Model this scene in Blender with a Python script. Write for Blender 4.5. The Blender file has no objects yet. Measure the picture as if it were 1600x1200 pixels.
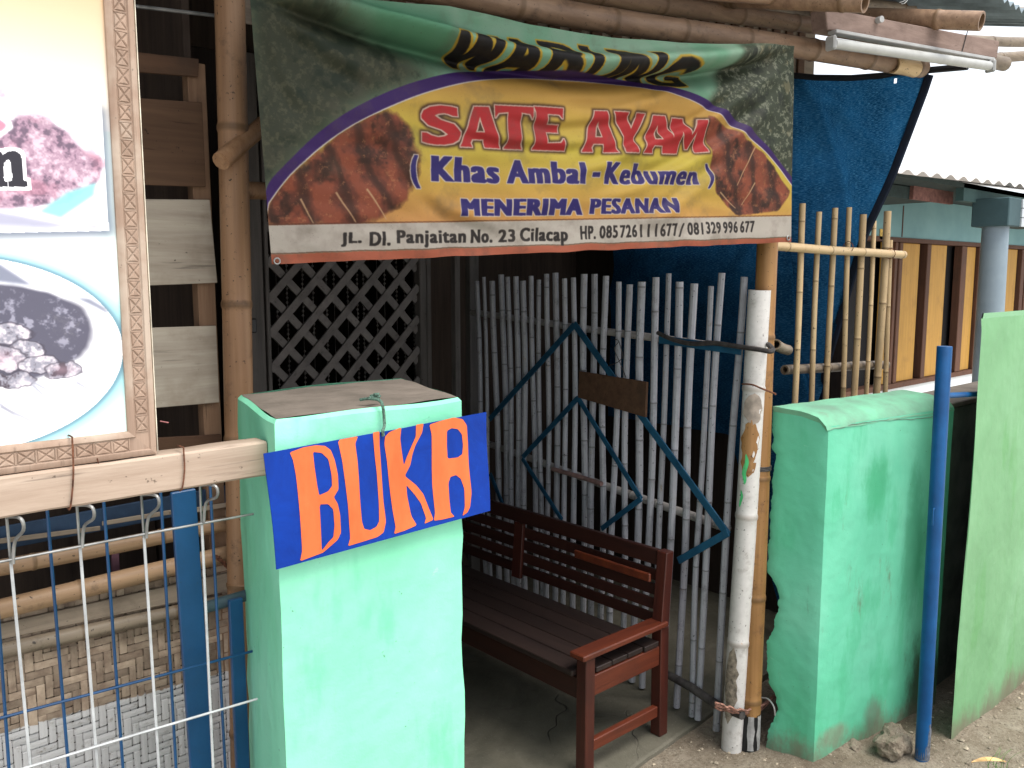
import bpy, bmesh, math, random
import numpy as np
from mathutils import Vector
from mathutils.geometry import tessellate_polygon
random.seed(7); RNG = np.random.RandomState(11)
sc = bpy.context.scene
COL = sc.collection

# ------------------------------------------------------------------ camera
H = 1.85; F = 1350.0; PITCH = math.atan(168/F); AZ = math.radians(48)
FW = np.array([math.cos(AZ)*math.cos(PITCH), math.sin(AZ)*math.cos(PITCH), -math.sin(PITCH)])
RT = np.array([math.sin(AZ), -math.cos(AZ), 0.0]); UP = np.cross(RT, FW)
CP = np.array([0, 0, H])
cam = bpy.data.objects.new('camera', bpy.data.cameras.new('camera')); COL.objects.link(cam)
from mathutils import Matrix
m = Matrix(((RT[0], UP[0], -FW[0], 0), (RT[1], UP[1], -FW[1], 0), (RT[2], UP[2], -FW[2], H), (0, 0, 0, 1)))
cam.matrix_world = m
cam.data.sensor_width = 36; cam.data.lens = 36*F/1600; cam.data.clip_start = 0.05; cam.data.clip_end = 500
sc.camera = cam

# ------------------------------------------------------------------ light
SUN = Vector((0.12, -0.48, 1.0)).normalized()
EL = math.asin(SUN.z); ROT = math.atan2(SUN.x, SUN.y)
w = bpy.data.worlds.new('World'); sc.world = w; w.use_nodes = True
nt = w.node_tree; nt.nodes.clear()
sky = nt.nodes.new('ShaderNodeTexSky'); sky.sky_type = 'NISHITA'; sky.sun_disc = False
sky.sun_elevation = EL; sky.sun_rotation = ROT; sky.air_density = 1.0; sky.dust_density = 3.0
hs = nt.nodes.new('ShaderNodeHueSaturation'); hs.inputs['Saturation'].default_value = 0.35
add = nt.nodes.new('ShaderNodeMix'); add.data_type = 'RGBA'; add.blend_type = 'ADD'
add.inputs[0].default_value = 1.0; add.inputs[7].default_value = (5.6, 5.9, 6.3, 1)   # even white cloud cover
bg = nt.nodes.new('ShaderNodeBackground'); bg.inputs['Strength'].default_value = 0.055
out = nt.nodes.new('ShaderNodeOutputWorld')
nt.links.new(sky.outputs[0], hs.inputs['Color']); nt.links.new(hs.outputs[0], add.inputs[6])
nt.links.new(add.outputs[2], bg.inputs[0]); nt.links.new(bg.outputs[0], out.inputs[0])
sl = bpy.data.lights.new('sun', 'SUN'); sl.energy = 1.5; sl.angle = math.radians(35); sl.color = (1, 0.97, 0.92)
so = bpy.data.objects.new('sun', sl); COL.objects.link(so); so.rotation_euler = SUN.to_track_quat('Z', 'Y').to_euler()
so.location = (0, 0, 12)
vs = sc.view_settings; vs.view_transform = 'Standard'; vs.look = 'None'; vs.gamma = 1; vs.exposure = 1.38
vs.use_curve_mapping = False
sc.cycles.max_bounces = 6; sc.cycles.diffuse_bounces = 4; sc.cycles.glossy_bounces = 3; sc.cycles.transmission_bounces = 6

# ------------------------------------------------------------------ sight lines used to survey the place
def ray(x, y): return FW + RT*(x-800)/F - UP*(y-600)/F
def at_z(x, y, z): d = ray(x, y); return CP + d*((z-H)/d[2])
def at_y(x, y, c): d = ray(x, y); return CP + d*(c/d[1])
def at_x(x, y, c): d = ray(x, y); return CP + d*(c/d[0])
def at_v(x, y, A, B, off=0.0):          # upright plane through A and B, shifted by off along its normal
    t = np.array([B[0]-A[0], B[1]-A[1]]); t = t/np.linalg.norm(t); n = np.array([-t[1], t[0]])
    a = np.array(A[:2]) + n*off
    d = ray(x, y); s = (a@n)/(d[:2]@n); return CP + d*s
def V(*a): return np.array(a, float)

# ------------------------------------------------------------------ object helpers
ORG = {}
def empty(name, loc, label, cat, group=None):
    o = bpy.data.objects.new(name, None); COL.objects.link(o); o.location = tuple(float(v) for v in loc)
    o.empty_display_size = 0.1
    o['label'] = label; o['category'] = cat
    if group: o['group'] = group
    ORG[o.name] = np.array(loc, float); return o
def tag(o, label, cat, group=None):
    o['label'] = label; o['category'] = cat
    if group: o['group'] = group
    return o
def structure(o, label=None):
    o['kind'] = 'structure'
    if label: o['label'] = label
    return o
def link(name, me, mat, parent=None, smooth=False):
    if mat is not None:
        me.materials.clear()
        for q in (mat if isinstance(mat, (list, tuple)) else [mat]): me.materials.append(q)
    o = bpy.data.objects.new(name, me); COL.objects.link(o)
    if parent is not None: o.parent = parent; ORG[o.name] = ORG[parent.name]
    else: ORG[o.name] = V(0, 0, 0)
    if smooth: me.polygons.foreach_set('use_smooth', [True]*len(me.polygons))
    return o
class MB:
    """collects shapes in world coordinates, then links them as one mesh"""
    def __init__(s): s.v = []; s.f = []; s.nd = []; s.mi = []; s.uv = None
    def add(s, vs_, fs, nd=None, mi=0):
        b = len(s.v); s.v += [tuple(map(float, q)) for q in vs_]; s.f += [tuple(b+i for i in q) for q in fs]
        s.nd += list(nd) if nd is not None else [0.0]*len(vs_); s.mi += [mi]*len(fs); return s
    def box8(s, p, mi=0):                 # p: 4 bottom then 4 top, both counter-clockwise seen from above
        return s.add(p, [(3, 2, 1, 0), (4, 5, 6, 7), (0, 1, 5, 4), (1, 2, 6, 5), (2, 3, 7, 6), (3, 0, 4, 7)], mi=mi)
    def box(s, a, b, mi=0):
        x0, y0, z0 = a; x1, y1, z1 = b
        return s.box8([(x0, y0, z0), (x1, y0, z0), (x1, y1, z0), (x0, y1, z0), (x0, y0, z1), (x1, y0, z1), (x1, y1, z1), (x0, y1, z1)], mi)
    def beam(s, p, q, wd, ht, up=(0, 0, 1), mi=0):   # centre line p->q, wd across, ht along up
        p = np.array(p, float); q = np.array(q, float); t = q-p; t /= np.linalg.norm(t); up = np.array(up, float)
        a = np.cross(t, up); a /= np.linalg.norm(a); u = np.cross(a, t)
        a = a*wd/2; u = u*ht/2
        return s.box8([p-a-u, p+a-u, q+a-u, q-a-u, p-a+u, p+a+u, q+a+u, q-a+u], mi)
    def tube(s, pts, rad, n=8, caps=True, nd=None, hollow=0.0, squash=1.0):
        pts = [np.array(q, float) for q in pts]; k = len(pts)
        rad = [rad]*k if np.isscalar(rad) else list(rad)
        vv = []; nn = []; ref = None
        for i in range(k):
            t = pts[min(i+1, k-1)]-pts[max(i-1, 0)]; t /= np.linalg.norm(t)+1e-12
            if ref is None: ref = V(0, 0, 1) if abs(t[2]) < .8 else V(1, 0, 0)
            a = np.cross(t, ref); a /= np.linalg.norm(a); b = np.cross(a, t); ref = b
            for j in range(n):
                g = 2*math.pi*j/n; vv.append(pts[i]+(a*math.cos(g)+b*math.sin(g)*squash)*rad[i]); nn.append(nd[i] if nd is not None else 0)
        ff = [(i*n+j, i*n+(j+1) % n, (i+1)*n+(j+1) % n, (i+1)*n+j) for i in range(k-1) for j in range(n)]
        if hollow > 0:                      # open cut ends: wall thickness and a dark bore
            for e, i0 in ((0, 0), (1, (k-1)*n)):
                c = pts[0] if e == 0 else pts[-1]; t = (pts[0]-pts[1]) if e == 0 else (pts[-1]-pts[-2]); t /= np.linalg.norm(t)
                b0 = len(vv)
                for j in range(n): vv.append(c+(np.array(vv[i0+j])-c)*hollow); nn.append(1.5)
                for j in range(n): vv.append(np.array(vv[b0+j])-t*rad[0]*2.5); nn.append(2)
                for j in range(n):
                    q = (j+1) % n
                    ff.append((i0+j, i0+q, b0+q, b0+j)); ff.append((b0+j, b0+q, b0+n+q, b0+n+j))
                ff.append(tuple(b0+n+j for j in range(n)))
        elif caps:
            ff.append(tuple(range(n))[::-1]); ff.append(tuple((k-1)*n+j for j in range(n)))
        return s.add(vv, ff, nn)
    def build(s, name, mat, parent=None, smooth=False, bevel=0.0):
        o0 = ORG[parent.name] if parent is not None else V(0, 0, 0)
        me = bpy.data.meshes.new(name); me.from_pydata([tuple(np.array(q)-o0) for q in s.v], [], s.f)
        if any(s.mi): me.polygons.foreach_set('material_index', s.mi)
        if any(s.nd):
            at = me.attributes.new('node', 'FLOAT', 'POINT'); at.data.foreach_set('value', s.nd)
        bm = bmesh.new(); bm.from_mesh(me)
        if bevel > 0:
            ed = [e for e in bm.edges if len(e.link_faces) == 2 and e.calc_face_angle(0) > .5]
            bmesh.ops.bevel(bm, geom=ed, offset=bevel, segments=1, affect='EDGES', clamp_overlap=True)
        bmesh.ops.recalc_face_normals(bm, faces=bm.faces); bm.to_mesh(me); bm.free()
        o = link(name, me, mat, parent, False)
        if smooth:
            me.polygons.foreach_set('use_smooth', [True]*len(me.polygons)); me.set_sharp_from_angle(angle=math.radians(38))
        return o
def bamboo_data(p, q, r, seed=0, gap=.28, bend=.006, n=10, hollow=0.0, taper=0.0, step=.05):
    rg = random.Random(seed); p = np.array(p, float); q = np.array(q, float); L = np.linalg.norm(q-p); t = (q-p)/L
    nodes = []; s_ = rg.uniform(.05, gap)
    while s_ < L-.01: nodes.append(s_); s_ += gap*rg.uniform(.8, 1.2)
    st = sorted(set([0, L] + [i*L/max(1, int(L/step)) for i in range(1, max(1, int(L/step)))] + [x for c in nodes for x in (c-r*.35, c-r*.12, c+r*.12, c+r*.35) if 0 < x < L]))
    a = np.cross(t, V(.3, .5, .8)); a /= np.linalg.norm(a); b = np.cross(t, a)
    f1, f2, g1, g2 = rg.uniform(1, 2.5), rg.uniform(3, 6), rg.uniform(0, 6), rg.uniform(0, 6)
    pts = []; rad = []; nd = []
    for x in st:
        env = math.sin(math.pi*x/L)
        pts.append(p+t*x+(a*math.sin(f1*x+g1)+b*math.sin(f2*x+g2)*.5)*bend*env)
        d = min([abs(x-c) for c in nodes] or [9])
        sw = 1+(.07 if d < r*.2 else (-.01 if d < r*.5 else 0)); rad.append(r*sw*(1-taper*x/L)); nd.append(1.0 if d < r*.2 else 0.0)
    return pts, rad, nd
def bamboo(name, p, q, r, mat, parent=None, seed=0, hollow=0.0, n=10, **k):
    pts, rad, nd = bamboo_data(p, q, r, seed, hollow=hollow, **k)
    return MB().tube(pts, rad, n, True, nd, hollow).build(name, mat, parent, smooth=True)
def wire(name, pts, r, mat, parent=None, n=6, sub=0):
    pts = [np.array(q, float) for q in pts]
    if sub:
        P_ = [pts[0]]+pts+[pts[-1]]; o = []
        for i in range(1, len(P_)-2):
            for k in range(sub):
                t = k/sub; a, b, c, d = P_[i-1:i+3]
                o.append(.5*((2*b)+(c-a)*t+(2*a-5*b+4*c-d)*t*t+(3*b-a-3*c+d)*t**3))
        pts = o+[pts[-1]]
    return MB().tube(pts, r, n).build(name, mat, parent, smooth=True)

# ------------------------------------------------------------------ materials
def srgb(r, g, b):
    f = lambda c: (c/255/12.92) if c/255 <= .04045 else ((c/255+.055)/1.055)**2.4
    return (f(r), f(g), f(b), 1)
class M:
    def __init__(s, name, rough=.8, spec=.3, metal=0):
        s.m = bpy.data.materials.new(name); s.m.use_nodes = True; s.t = s.m.node_tree
        s.b = s.t.nodes['Principled BSDF']; s.b.inputs['Roughness'].default_value = rough
        s.b.inputs['Specular IOR Level'].default_value = spec; s.b.inputs['Metallic'].default_value = metal
        s.co = s.t.nodes.new('ShaderNodeTexCoord'); s.geo = s.t.nodes.new('ShaderNodeNewGeometry')
        s.col = None; s.h = None
    def n(s, k): return s.t.nodes.new(k)
    def l(s, a, b): s.t.links.new(a, b)
    def pos(s, scale=(1, 1, 1), rnd=True, uv=False):
        mp = s.n('ShaderNodeMapping'); mp.inputs['Scale'].default_value = scale
        s.l(s.co.outputs['UV'] if uv else s.geo.outputs['Position'], mp.inputs[0])
        if rnd:
            oi = s.n('ShaderNodeObjectInfo'); mu = s.n('ShaderNodeMath'); mu.operation = 'MULTIPLY'; mu.inputs[1].default_value = 37
            s.l(oi.outputs['Random'], mu.inputs[0]); s.l(mu.outputs[0], mp.inputs['Location'])
        return mp.outputs[0]
    def noise(s, scale, det=6, stretch=(1, 1, 1), rough=.6, rnd=True, dist=0, uv=False):
        q = s.n('ShaderNodeTexNoise'); q.inputs['Scale'].default_value = scale; q.inputs['Detail'].default_value = det
        q.inputs['Roughness'].default_value = rough; q.inputs['Distortion'].default_value = dist
        s.l(s.pos(stretch, rnd, uv), q.inputs['Vector']); return q.outputs['Fac']
    def ramp(s, f, stops, interp='LINEAR'):
        r = s.n('ShaderNodeValToRGB'); r.color_ramp.interpolation = interp
        e = r.color_ramp.elements
        while len(e) < len(stops): e.new(.5)
        for i, (p, c) in enumerate(stops):
            e[i].position = p; e[i].color = c if len(c) == 4 else (*c, 1)
        s.l(f, r.inputs[0]); return r.outputs[0]
    def g(s, f, a, b):                     # smooth step of a value
        r = s.n('ShaderNodeMapRange'); r.interpolation_type = 'SMOOTHSTEP'; r.inputs[1].default_value = a; r.inputs[2].default_value = b
        s.l(f, r.inputs[0]); return r.outputs[0]
    def mix(s, f, a, b, mode='MIX'):
        q = s.n('ShaderNodeMix'); q.data_type = 'RGBA'; q.blend_type = mode
        for v, i in ((f, 0), (a, 6), (b, 7)):
            if hasattr(v, 'is_output'): s.l(v, q.inputs[i])
            else: q.inputs[i].default_value = v
        return q.outputs[2]
    def math(s, op, a, b=0):
        q = s.n('ShaderNodeMath'); q.operation = op
        for v, i in ((a, 0), (b, 1)):
            if hasattr(v, 'is_output'): s.l(v, q.inputs[i])
            else: q.inputs[i].default_value = v
        return q.outputs[0]
    def xyz(s):
        q = s.n('ShaderNodeSeparateXYZ'); s.l(s.geo.outputs['Position'], q.inputs[0]); return q.outputs
    def bump(s, h, st=.4, d=.01):
        b = s.n('ShaderNodeBump'); b.inputs['Strength'].default_value = st; b.inputs['Distance'].default_value = d
        s.l(h, b.inputs['Height'])
        if s.h is not None: s.l(s.h, b.inputs['Normal'])
        s.h = b.outputs[0]
    def done(s, col, rough=None):
        if hasattr(col, 'is_output'): s.l(col, s.b.inputs['Base Color'])
        else: s.b.inputs['Base Color'].default_value = col
        if rough is not None: s.l(rough, s.b.inputs['Roughness'])
        if s.h is not None: s.l(s.h, s.b.inputs['Normal'])
        return s.m
def rand_tint(k, col, lo, hi):
    oi = k.n('ShaderNodeObjectInfo'); f = k.math('ADD', k.math('MULTIPLY', oi.outputs['Random'], hi-lo), lo)
    hsn = k.n('ShaderNodeHueSaturation'); k.l(f, hsn.inputs['Value']); k.l(col, hsn.inputs['Color']); return hsn.outputs[0]
def mat_wood(name, c1, c2, axis=(1, 1, 1), rough=.8, spots=.5, dirt=(60, 50, 42), bump=.5, tint=(.82, 1.15), spec=.25):
    k = M(name, rough, spec); st = [28 if a else 1.6 for a in (1-np.array(axis))] if sum(axis) == 1 else [10]*3
    gr = k.noise(1.0, 9, st, .7, dist=.4); fine = k.noise(2.6, 6, st, .6)
    col = k.ramp(gr, [(.3, srgb(*c1)), (.7, srgb(*c2))])
    col = k.mix(k.math('MULTIPLY', k.g(fine, .4, .26), .6), col, srgb(*[v*.55 for v in c1]))
    big = k.noise(5, 5); col = k.mix(k.math('MULTIPLY', k.g(big, .52, .72), spots), col, srgb(*dirt))
    sp = k.noise(60, 3); col = k.mix(k.math('MULTIPLY', k.g(sp, .68, .74), .7), col, srgb(*[v*.5 for v in dirt]))
    col = rand_tint(k, col, *tint); k.bump(gr, bump, .003); k.bump(fine, bump*.5, .001)
    return k.done(col)
def mat_bamboo(name, c1, c2, axis, dirt=(70, 58, 45), dirty=.5, paint=None, rough=.5, node=(88, 66, 42), tint=(.85, 1.12)):
    k = M(name, rough, .35); st = [1.2 if a else 40 for a in axis]
    gr = k.noise(1.0, 6, st, .6); col = k.ramp(gr, [(.35, srgb(*c1)), (.68, srgb(*c2))])
    lng = k.noise(1, 3, [2.4 if a else 5 for a in axis]); col = k.mix(k.math('MULTIPLY', k.g(lng, .45, .7), .35), col, srgb(*[v*.8 for v in c1]))
    if paint:
        wear = k.noise(24, 8, [.5 if a else 1 for a in axis], .75); col = k.mix(k.g(wear, .68, .62), srgb(*c1), k.mix(k.noise(40, 4), srgb(*[v*.86 for v in paint]), srgb(*paint)))
    d = k.noise(13, 9, (1, 1, 1), .75); col = k.mix(k.math('MULTIPLY', k.g(d, .52, .72), dirty), col, srgb(*dirt))
    sp = k.noise(90, 2); col = k.mix(k.math('MULTIPLY', k.g(sp, .67, .72), .8), col, srgb(*[v*.45 for v in dirt]))
    at = k.n('ShaderNodeAttribute'); at.attribute_name = 'node'
    f = at.outputs['Fac']; col = k.mix(k.math('MULTIPLY', k.math('MINIMUM', f, 1.0), .62), col, srgb(*node))
    col = k.mix(k.g(f, 1.6, 2.0), col, srgb(26, 20, 16))
    col = rand_tint(k, col, *tint); k.bump(gr, .25, .002); k.bump(d, .2, .003)
    return k.done(col)
def mat_paint(name, c, c2, rough=.6, dirt=(70, 66, 58), dirty=.25, scale=3, bump=.25, spec=.3, streak=False):
    k = M(name, rough, spec); a = k.noise(scale, 6, (1, 1, .5) if streak else (1, 1, 1), .6, rnd=False)
    col = k.ramp(a, [(.35, srgb(*c)), (.65, srgb(*c2))])
    d = k.noise(11, 10, (1, 1, .45), .8, rnd=False); col = k.mix(k.math('MULTIPLY', k.g(d, .58, .76), dirty), col, srgb(*dirt))
    sp = k.noise(70, 3, rnd=False); col = k.mix(k.math('MULTIPLY', k.g(sp, .7, .75), .5), col, srgb(*dirt))
    k.bump(k.noise(26, 8, rnd=False), bump, .004); k.bump(k.noise(5, 4, rnd=False), bump, .02)
    return k.done(col)
def mat_flat(name, c, rough=.6, metal=0, spec=.4, var=.25, scale=20, bump=.1):
    k = M(name, rough, spec, metal); a = k.noise(scale, 5)
    col = k.ramp(a, [(.3, srgb(*[v*(1-var) for v in c])), (.7, srgb(*[min(255, v*(1+var*.5)) for v in c]))])
    k.bump(a, bump, .002); return k.done(col)

def mat_wall_green(name, cols, edge, base_z, seed, grime, spots=()):
    """painted plaster with brush patches, rubbed spots and a splashed dirty foot"""
    k = M(name, .62, .28)
    pa = k.noise(2.2, 5, (1, 1, .6), .55, rnd=False, dist=.6); col = k.ramp(pa, [(.32, srgb(*cols[0])), (.5, srgb(*cols[1])), (.68, srgb(*cols[2]))])
    br = k.noise(7, 5, (1, 1, .3), .6, rnd=False); col = k.mix(k.math('MULTIPLY', k.g(br, .54, .68), .5), col, srgb(*cols[3]))
    sc_ = k.noise(5, 10, (1, 1, 2.2), .8, rnd=False, dist=2.5); col = k.mix(k.math('MULTIPLY', k.g(sc_, .63, .7), .22), col, srgb(212, 226, 214))
    st = k.noise(9, 9, (1, 1, .22), .75, rnd=False); col = k.mix(k.math('MULTIPLY', k.g(st, .6, .75), grime), col, srgb(96, 112, 88))
    sp = k.noise(55, 4, rnd=False, rough=.7); col = k.mix(k.math('MULTIPLY', k.g(sp, .69, .73), .65), col, srgb(60, 66, 50))
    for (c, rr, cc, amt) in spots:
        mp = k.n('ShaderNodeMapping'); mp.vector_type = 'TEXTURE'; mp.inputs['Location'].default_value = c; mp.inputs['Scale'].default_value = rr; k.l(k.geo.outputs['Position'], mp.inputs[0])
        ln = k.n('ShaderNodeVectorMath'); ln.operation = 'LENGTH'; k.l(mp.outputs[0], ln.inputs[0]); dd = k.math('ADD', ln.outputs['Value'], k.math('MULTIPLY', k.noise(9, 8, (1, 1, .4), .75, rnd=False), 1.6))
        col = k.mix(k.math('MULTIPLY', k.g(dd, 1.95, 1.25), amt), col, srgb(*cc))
    z = k.xyz()[2]; foot = k.math('ADD', z, k.math('MULTIPLY', k.noise(7, 8, (1, 1, .5), .75, rnd=False), -.34))
    col = k.mix(k.math('MULTIPLY', k.g(foot, base_z+.02, base_z-.12), .85), col, srgb(112, 104, 88))
    k.bump(k.noise(18, 8, rnd=False), .3, .006); k.bump(k.noise(3.5, 3, rnd=False), .5, .03); k.bump(sp, .2, .003)
    return k.done(col)

MT = {}
def _rp(x, y): return tuple(float(v) for v in at_v(x, y, (2.944, 1.542), (3.934, 1.403)))
SPOTS = [(_rp(1370, 755), (.09, .2, .15), (58, 156, 108), .7), (_rp(1425, 850), (.09, .2, .36), (52, 130, 94), .6), (_rp(1438, 1080), (.16, .2, .3), (58, 66, 50), .9), (_rp(1362, 1120), (.07, .2, .10), (96, 110, 92), .7), (_rp(1300, 1150), (.1, .2, .05), (128, 124, 104), .6)]  # tall spot beside the pipe paints in shadow along with dirt
MT['mint'] = mat_wall_green('mint_paint', [(116, 206, 162), (132, 216, 178), (148, 224, 192), (94, 192, 146)], None, -.5, 0, .28)
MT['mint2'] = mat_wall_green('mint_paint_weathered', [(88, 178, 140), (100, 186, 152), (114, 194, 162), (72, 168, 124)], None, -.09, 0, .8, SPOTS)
MT['lime'] = mat_wall_green('light_green_paint', [(104, 150, 106), (112, 158, 114), (120, 166, 124), (90, 148, 88)], None, -.06, 0, .45)
MT['cement_top'] = mat_paint('bare_cement', (98, 90, 81), (120, 110, 100), .9, (80, 76, 66), .5, 9, .5)
MT['cap'] = mat_paint('dusty_mint_cap', (104, 142, 120), (112, 176, 142), .85, (120, 116, 104), .7, 6, .4)
MT['mortar'] = mat_paint('broken_mortar', (92, 96, 84), (120, 128, 108), .95, (60, 70, 60), .6, 30, 1.0)
MT['moss'] = mat_paint('mossy_black_wall', (84, 94, 86), (120, 128, 116), .95, (150, 150, 138), .7, 6, .8)
MT['beam'] = mat_wood('pale_weathered_beam', (158, 136, 118), (198, 178, 160), (1, 0, 0), .85, .55, (140, 116, 98), .35)
MT['frame'] = mat_wood('carved_frame_wood', (138, 114, 98), (172, 148, 130), (0, 0, 1), .8, .6, (190, 176, 160), .5, (.92, 1.08))
MT['ply'] = mat_wood('grey_plywood', (146, 134, 120), (182, 172, 156), (1, 0, 0), .88, .5, (110, 92, 74), .35, (.78, 1.1))
MT['ply_brown'] = mat_wood('brown_plywood', (78, 58, 44), (100, 76, 58), (1, 0, 0), .88, .5, (70, 54, 42), .35, (.95, 1.05))
MT['plank_brown'] = mat_wood('brown_plank', (70, 50, 38), (98, 72, 54), (1, 0, 0), .85, .5)
MT['stud'] = mat_wood('raw_timber_stud', (104, 80, 62), (134, 106, 84), (0, 0, 1), .88, .5)
MT['plank_grey'] = mat_wood('grey_board', (112, 100, 88), (146, 132, 116), (1, 0, 0), .9, .5)
MT['dark_wood'] = mat_wood('dark_grey_door_wood', (86, 82, 80), (116, 110, 106), (0, 0, 1), .8, .3, (60, 56, 54), .4)
MT['lattice'] = mat_wood('dusty_lattice_wood', (98, 93, 92), (128, 122, 118), (1, 1, 1), .85, .3, (64, 60, 58), .4, (.9, 1.1))
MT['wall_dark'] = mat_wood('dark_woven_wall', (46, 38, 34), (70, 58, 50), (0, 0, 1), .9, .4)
MT['pole'] = mat_bamboo('brown_bamboo_pole', (140, 104, 74), (166, 130, 98), (0, 0, 1), (84, 64, 50), .7)
MT['bamx'] = mat_bamboo('old_bamboo_beam', (136, 108, 82), (168, 138, 108), (1, 0, 0), (86, 70, 58), .6)
MT['bamgrey'] = mat_bamboo('grey_bamboo_beam', (112, 98, 84), (142, 128, 110), (1, 0, 0), (70, 60, 52), .7)
MT['bamdark'] = mat_bamboo('smoky_bamboo_beam', (124, 98, 78), (150, 122, 98), (1, 0, 0), (60, 50, 44), .6)
MT['bampost'] = mat_bamboo('yellow_bamboo_post', (132, 92, 50), (158, 118, 72), (0, 0, 1), (92, 62, 42), .75)
MT['bamfence'] = mat_bamboo('cream_bamboo_stake', (176, 148, 108), (200, 174, 134), (0, 0, 1), (120, 92, 66), .35)
MT['bamfencex'] = mat_bamboo('cream_bamboo_rail', (176, 148, 108), (200, 174, 134), (1, 0, 0), (120, 92, 66), .35)
MT['white_bam'] = mat_bamboo('white_painted_bamboo', (150, 140, 128), (176, 166, 150), (0, 0, 1), (74, 70, 68), .6, paint=(168, 168, 174), node=(80, 76, 74), tint=(.78, 1.1))
MT['white_post'] = mat_bamboo('peeling_white_bamboo_post', (188, 142, 92), (206, 160, 110), (0, 0, 1), (110, 96, 84), .55, paint=(206, 202, 197), node=(150, 140, 130), tint=(.98, 1.02))
MT['grey_rail'] = mat_bamboo('dirty_white_rail', (128, 120, 110), (150, 142, 132), (0, 1, 0), (70, 64, 60), .8, paint=(160, 154, 150), node=(90, 84, 80))
MT['blue_lath'] = mat_paint('blue_painted_lath', (22, 66, 92), (34, 86, 114), .6, (96, 104, 104), .8, 12, .3)
MT['blue_steel'] = mat_paint('blue_painted_steel', (18, 62, 104), (26, 76, 122), .38, (46, 60, 74), .5, 6, .1, .5)
MT['blue_pipe'] = mat_paint('bright_blue_pipe_paint', (3, 64, 112), (8, 78, 130), .5, (40, 54, 68), .6, 7, .15, .3)
MT['blue_grey'] = mat_paint('dull_blue_pipe_paint', (60, 78, 88), (84, 98, 104), .6, (90, 84, 76), .6, 9, .2)
MT['navy_board'] = mat_paint('dark_blue_board', (28, 44, 64), (40, 60, 84), .7, (70, 66, 62), .4, 7, .3)
MT['wire_white'] = mat_paint('worn_white_wire', (160, 162, 162), (186, 188, 188), .5, (92, 88, 84), .9, 22, .5)
MT['wire_grey'] = mat_flat('galvanised_wire', (150, 150, 148), .45, .6)
MT['rust'] = mat_flat('rusty_wire', (112, 74, 56), .85, .2, .3, .5, 60, .5)
MT['copper'] = mat_flat('reddish_cord', (142, 104, 90), .8, 0, .3, .5, 60, .6)
MT['rubber'] = mat_flat('dusty_rubber', (64, 60, 58), .75, 0, .3, .4, 30, .3)
MT['black'] = mat_flat('black_plastic', (22, 22, 24), .5)
MT['string'] = mat_flat('grey_green_cord', (86, 110, 98), .9, 0, .1, .4, 200, .6)
MT['bench'] = mat_wood('varnished_red_wood', (38, 18, 15), (58, 28, 20), (0, 1, 0), .42, .45, (42, 22, 18), .35, (.8, 1.12), .45)
MT['bench_x'] = mat_wood('lit_end_varnish', (68, 29, 18), (102, 46, 26), (1, 0, 0), .42, .4, (56, 26, 18), .35, (.85, 1.1), .45)  # bench varnish brightened: outside light on the end faces put into the colour
MT['bench_z'] = mat_wood('varnished_leg_wood', (50, 22, 18), (76, 34, 24), (0, 0, 1), .4, .45, (48, 22, 18), .35, (.85, 1.1), .45)
MT['seat'] = mat_wood('dark_seat_planks', (30, 22, 21), (48, 36, 32), (0, 1, 0), .45, .4, (40, 32, 30), .35, (.8, 1.1), .4)  # seat planks in a darker tone than the other bench woods

# ------------------------------------------------------------------ numpy painting for flat print
def fbm(h, w_, cell, octv=4, seed=0, gain=.55):
    r = np.random.RandomState(seed); o = np.zeros((h, w_)); a = 1; tot = 0
    for _ in range(octv):
        gh, gw = int(h/cell)+3, int(w_/cell)+3; g = r.rand(gh, gw)
        y = np.arange(h)/cell; x = np.arange(w_)/cell; y0 = y.astype(int); x0 = x.astype(int)
        fy = y-y0; fx = x-x0; fy = (fy*fy*(3-2*fy))[:, None]; fx = (fx*fx*(3-2*fx))[None, :]
        A = g[np.ix_(y0, x0)]; B = g[np.ix_(y0, x0+1)]; C = g[np.ix_(y0+1, x0)]; D = g[np.ix_(y0+1, x0+1)]
        o += a*((A*(1-fx)+B*fx)*(1-fy)+(C*(1-fx)+D*fx)*fy); tot += a; a *= gain; cell = max(2, cell/2)
    return o/tot
def blur(a, r):
    r = int(r)
    if r < 1: return a
    for _ in range(2):
        for ax in (0, 1):
            p = np.pad(a, [(r+1, r) if i == ax else (0, 0) for i in range(a.ndim)], mode='edge'); c = np.cumsum(p, axis=ax)
            n_ = a.shape[ax]
            a = (np.take(c, range(2*r+1, 2*r+1+n_), axis=ax)-np.take(c, range(0, n_), axis=ax))/(2*r+1)
    return a
def dil(a, dx, dy=None):
    dy = dx if dy is None else dy; o = a.copy()
    for i in range(1, dx+1): o = np.maximum(o, np.maximum(np.roll(a, i, 1), np.roll(a, -i, 1)))
    b = o.copy()
    for i in range(1, dy+1): o = np.maximum(o, np.maximum(np.roll(b, i, 0), np.roll(b, -i, 0)))
    return o
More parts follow.
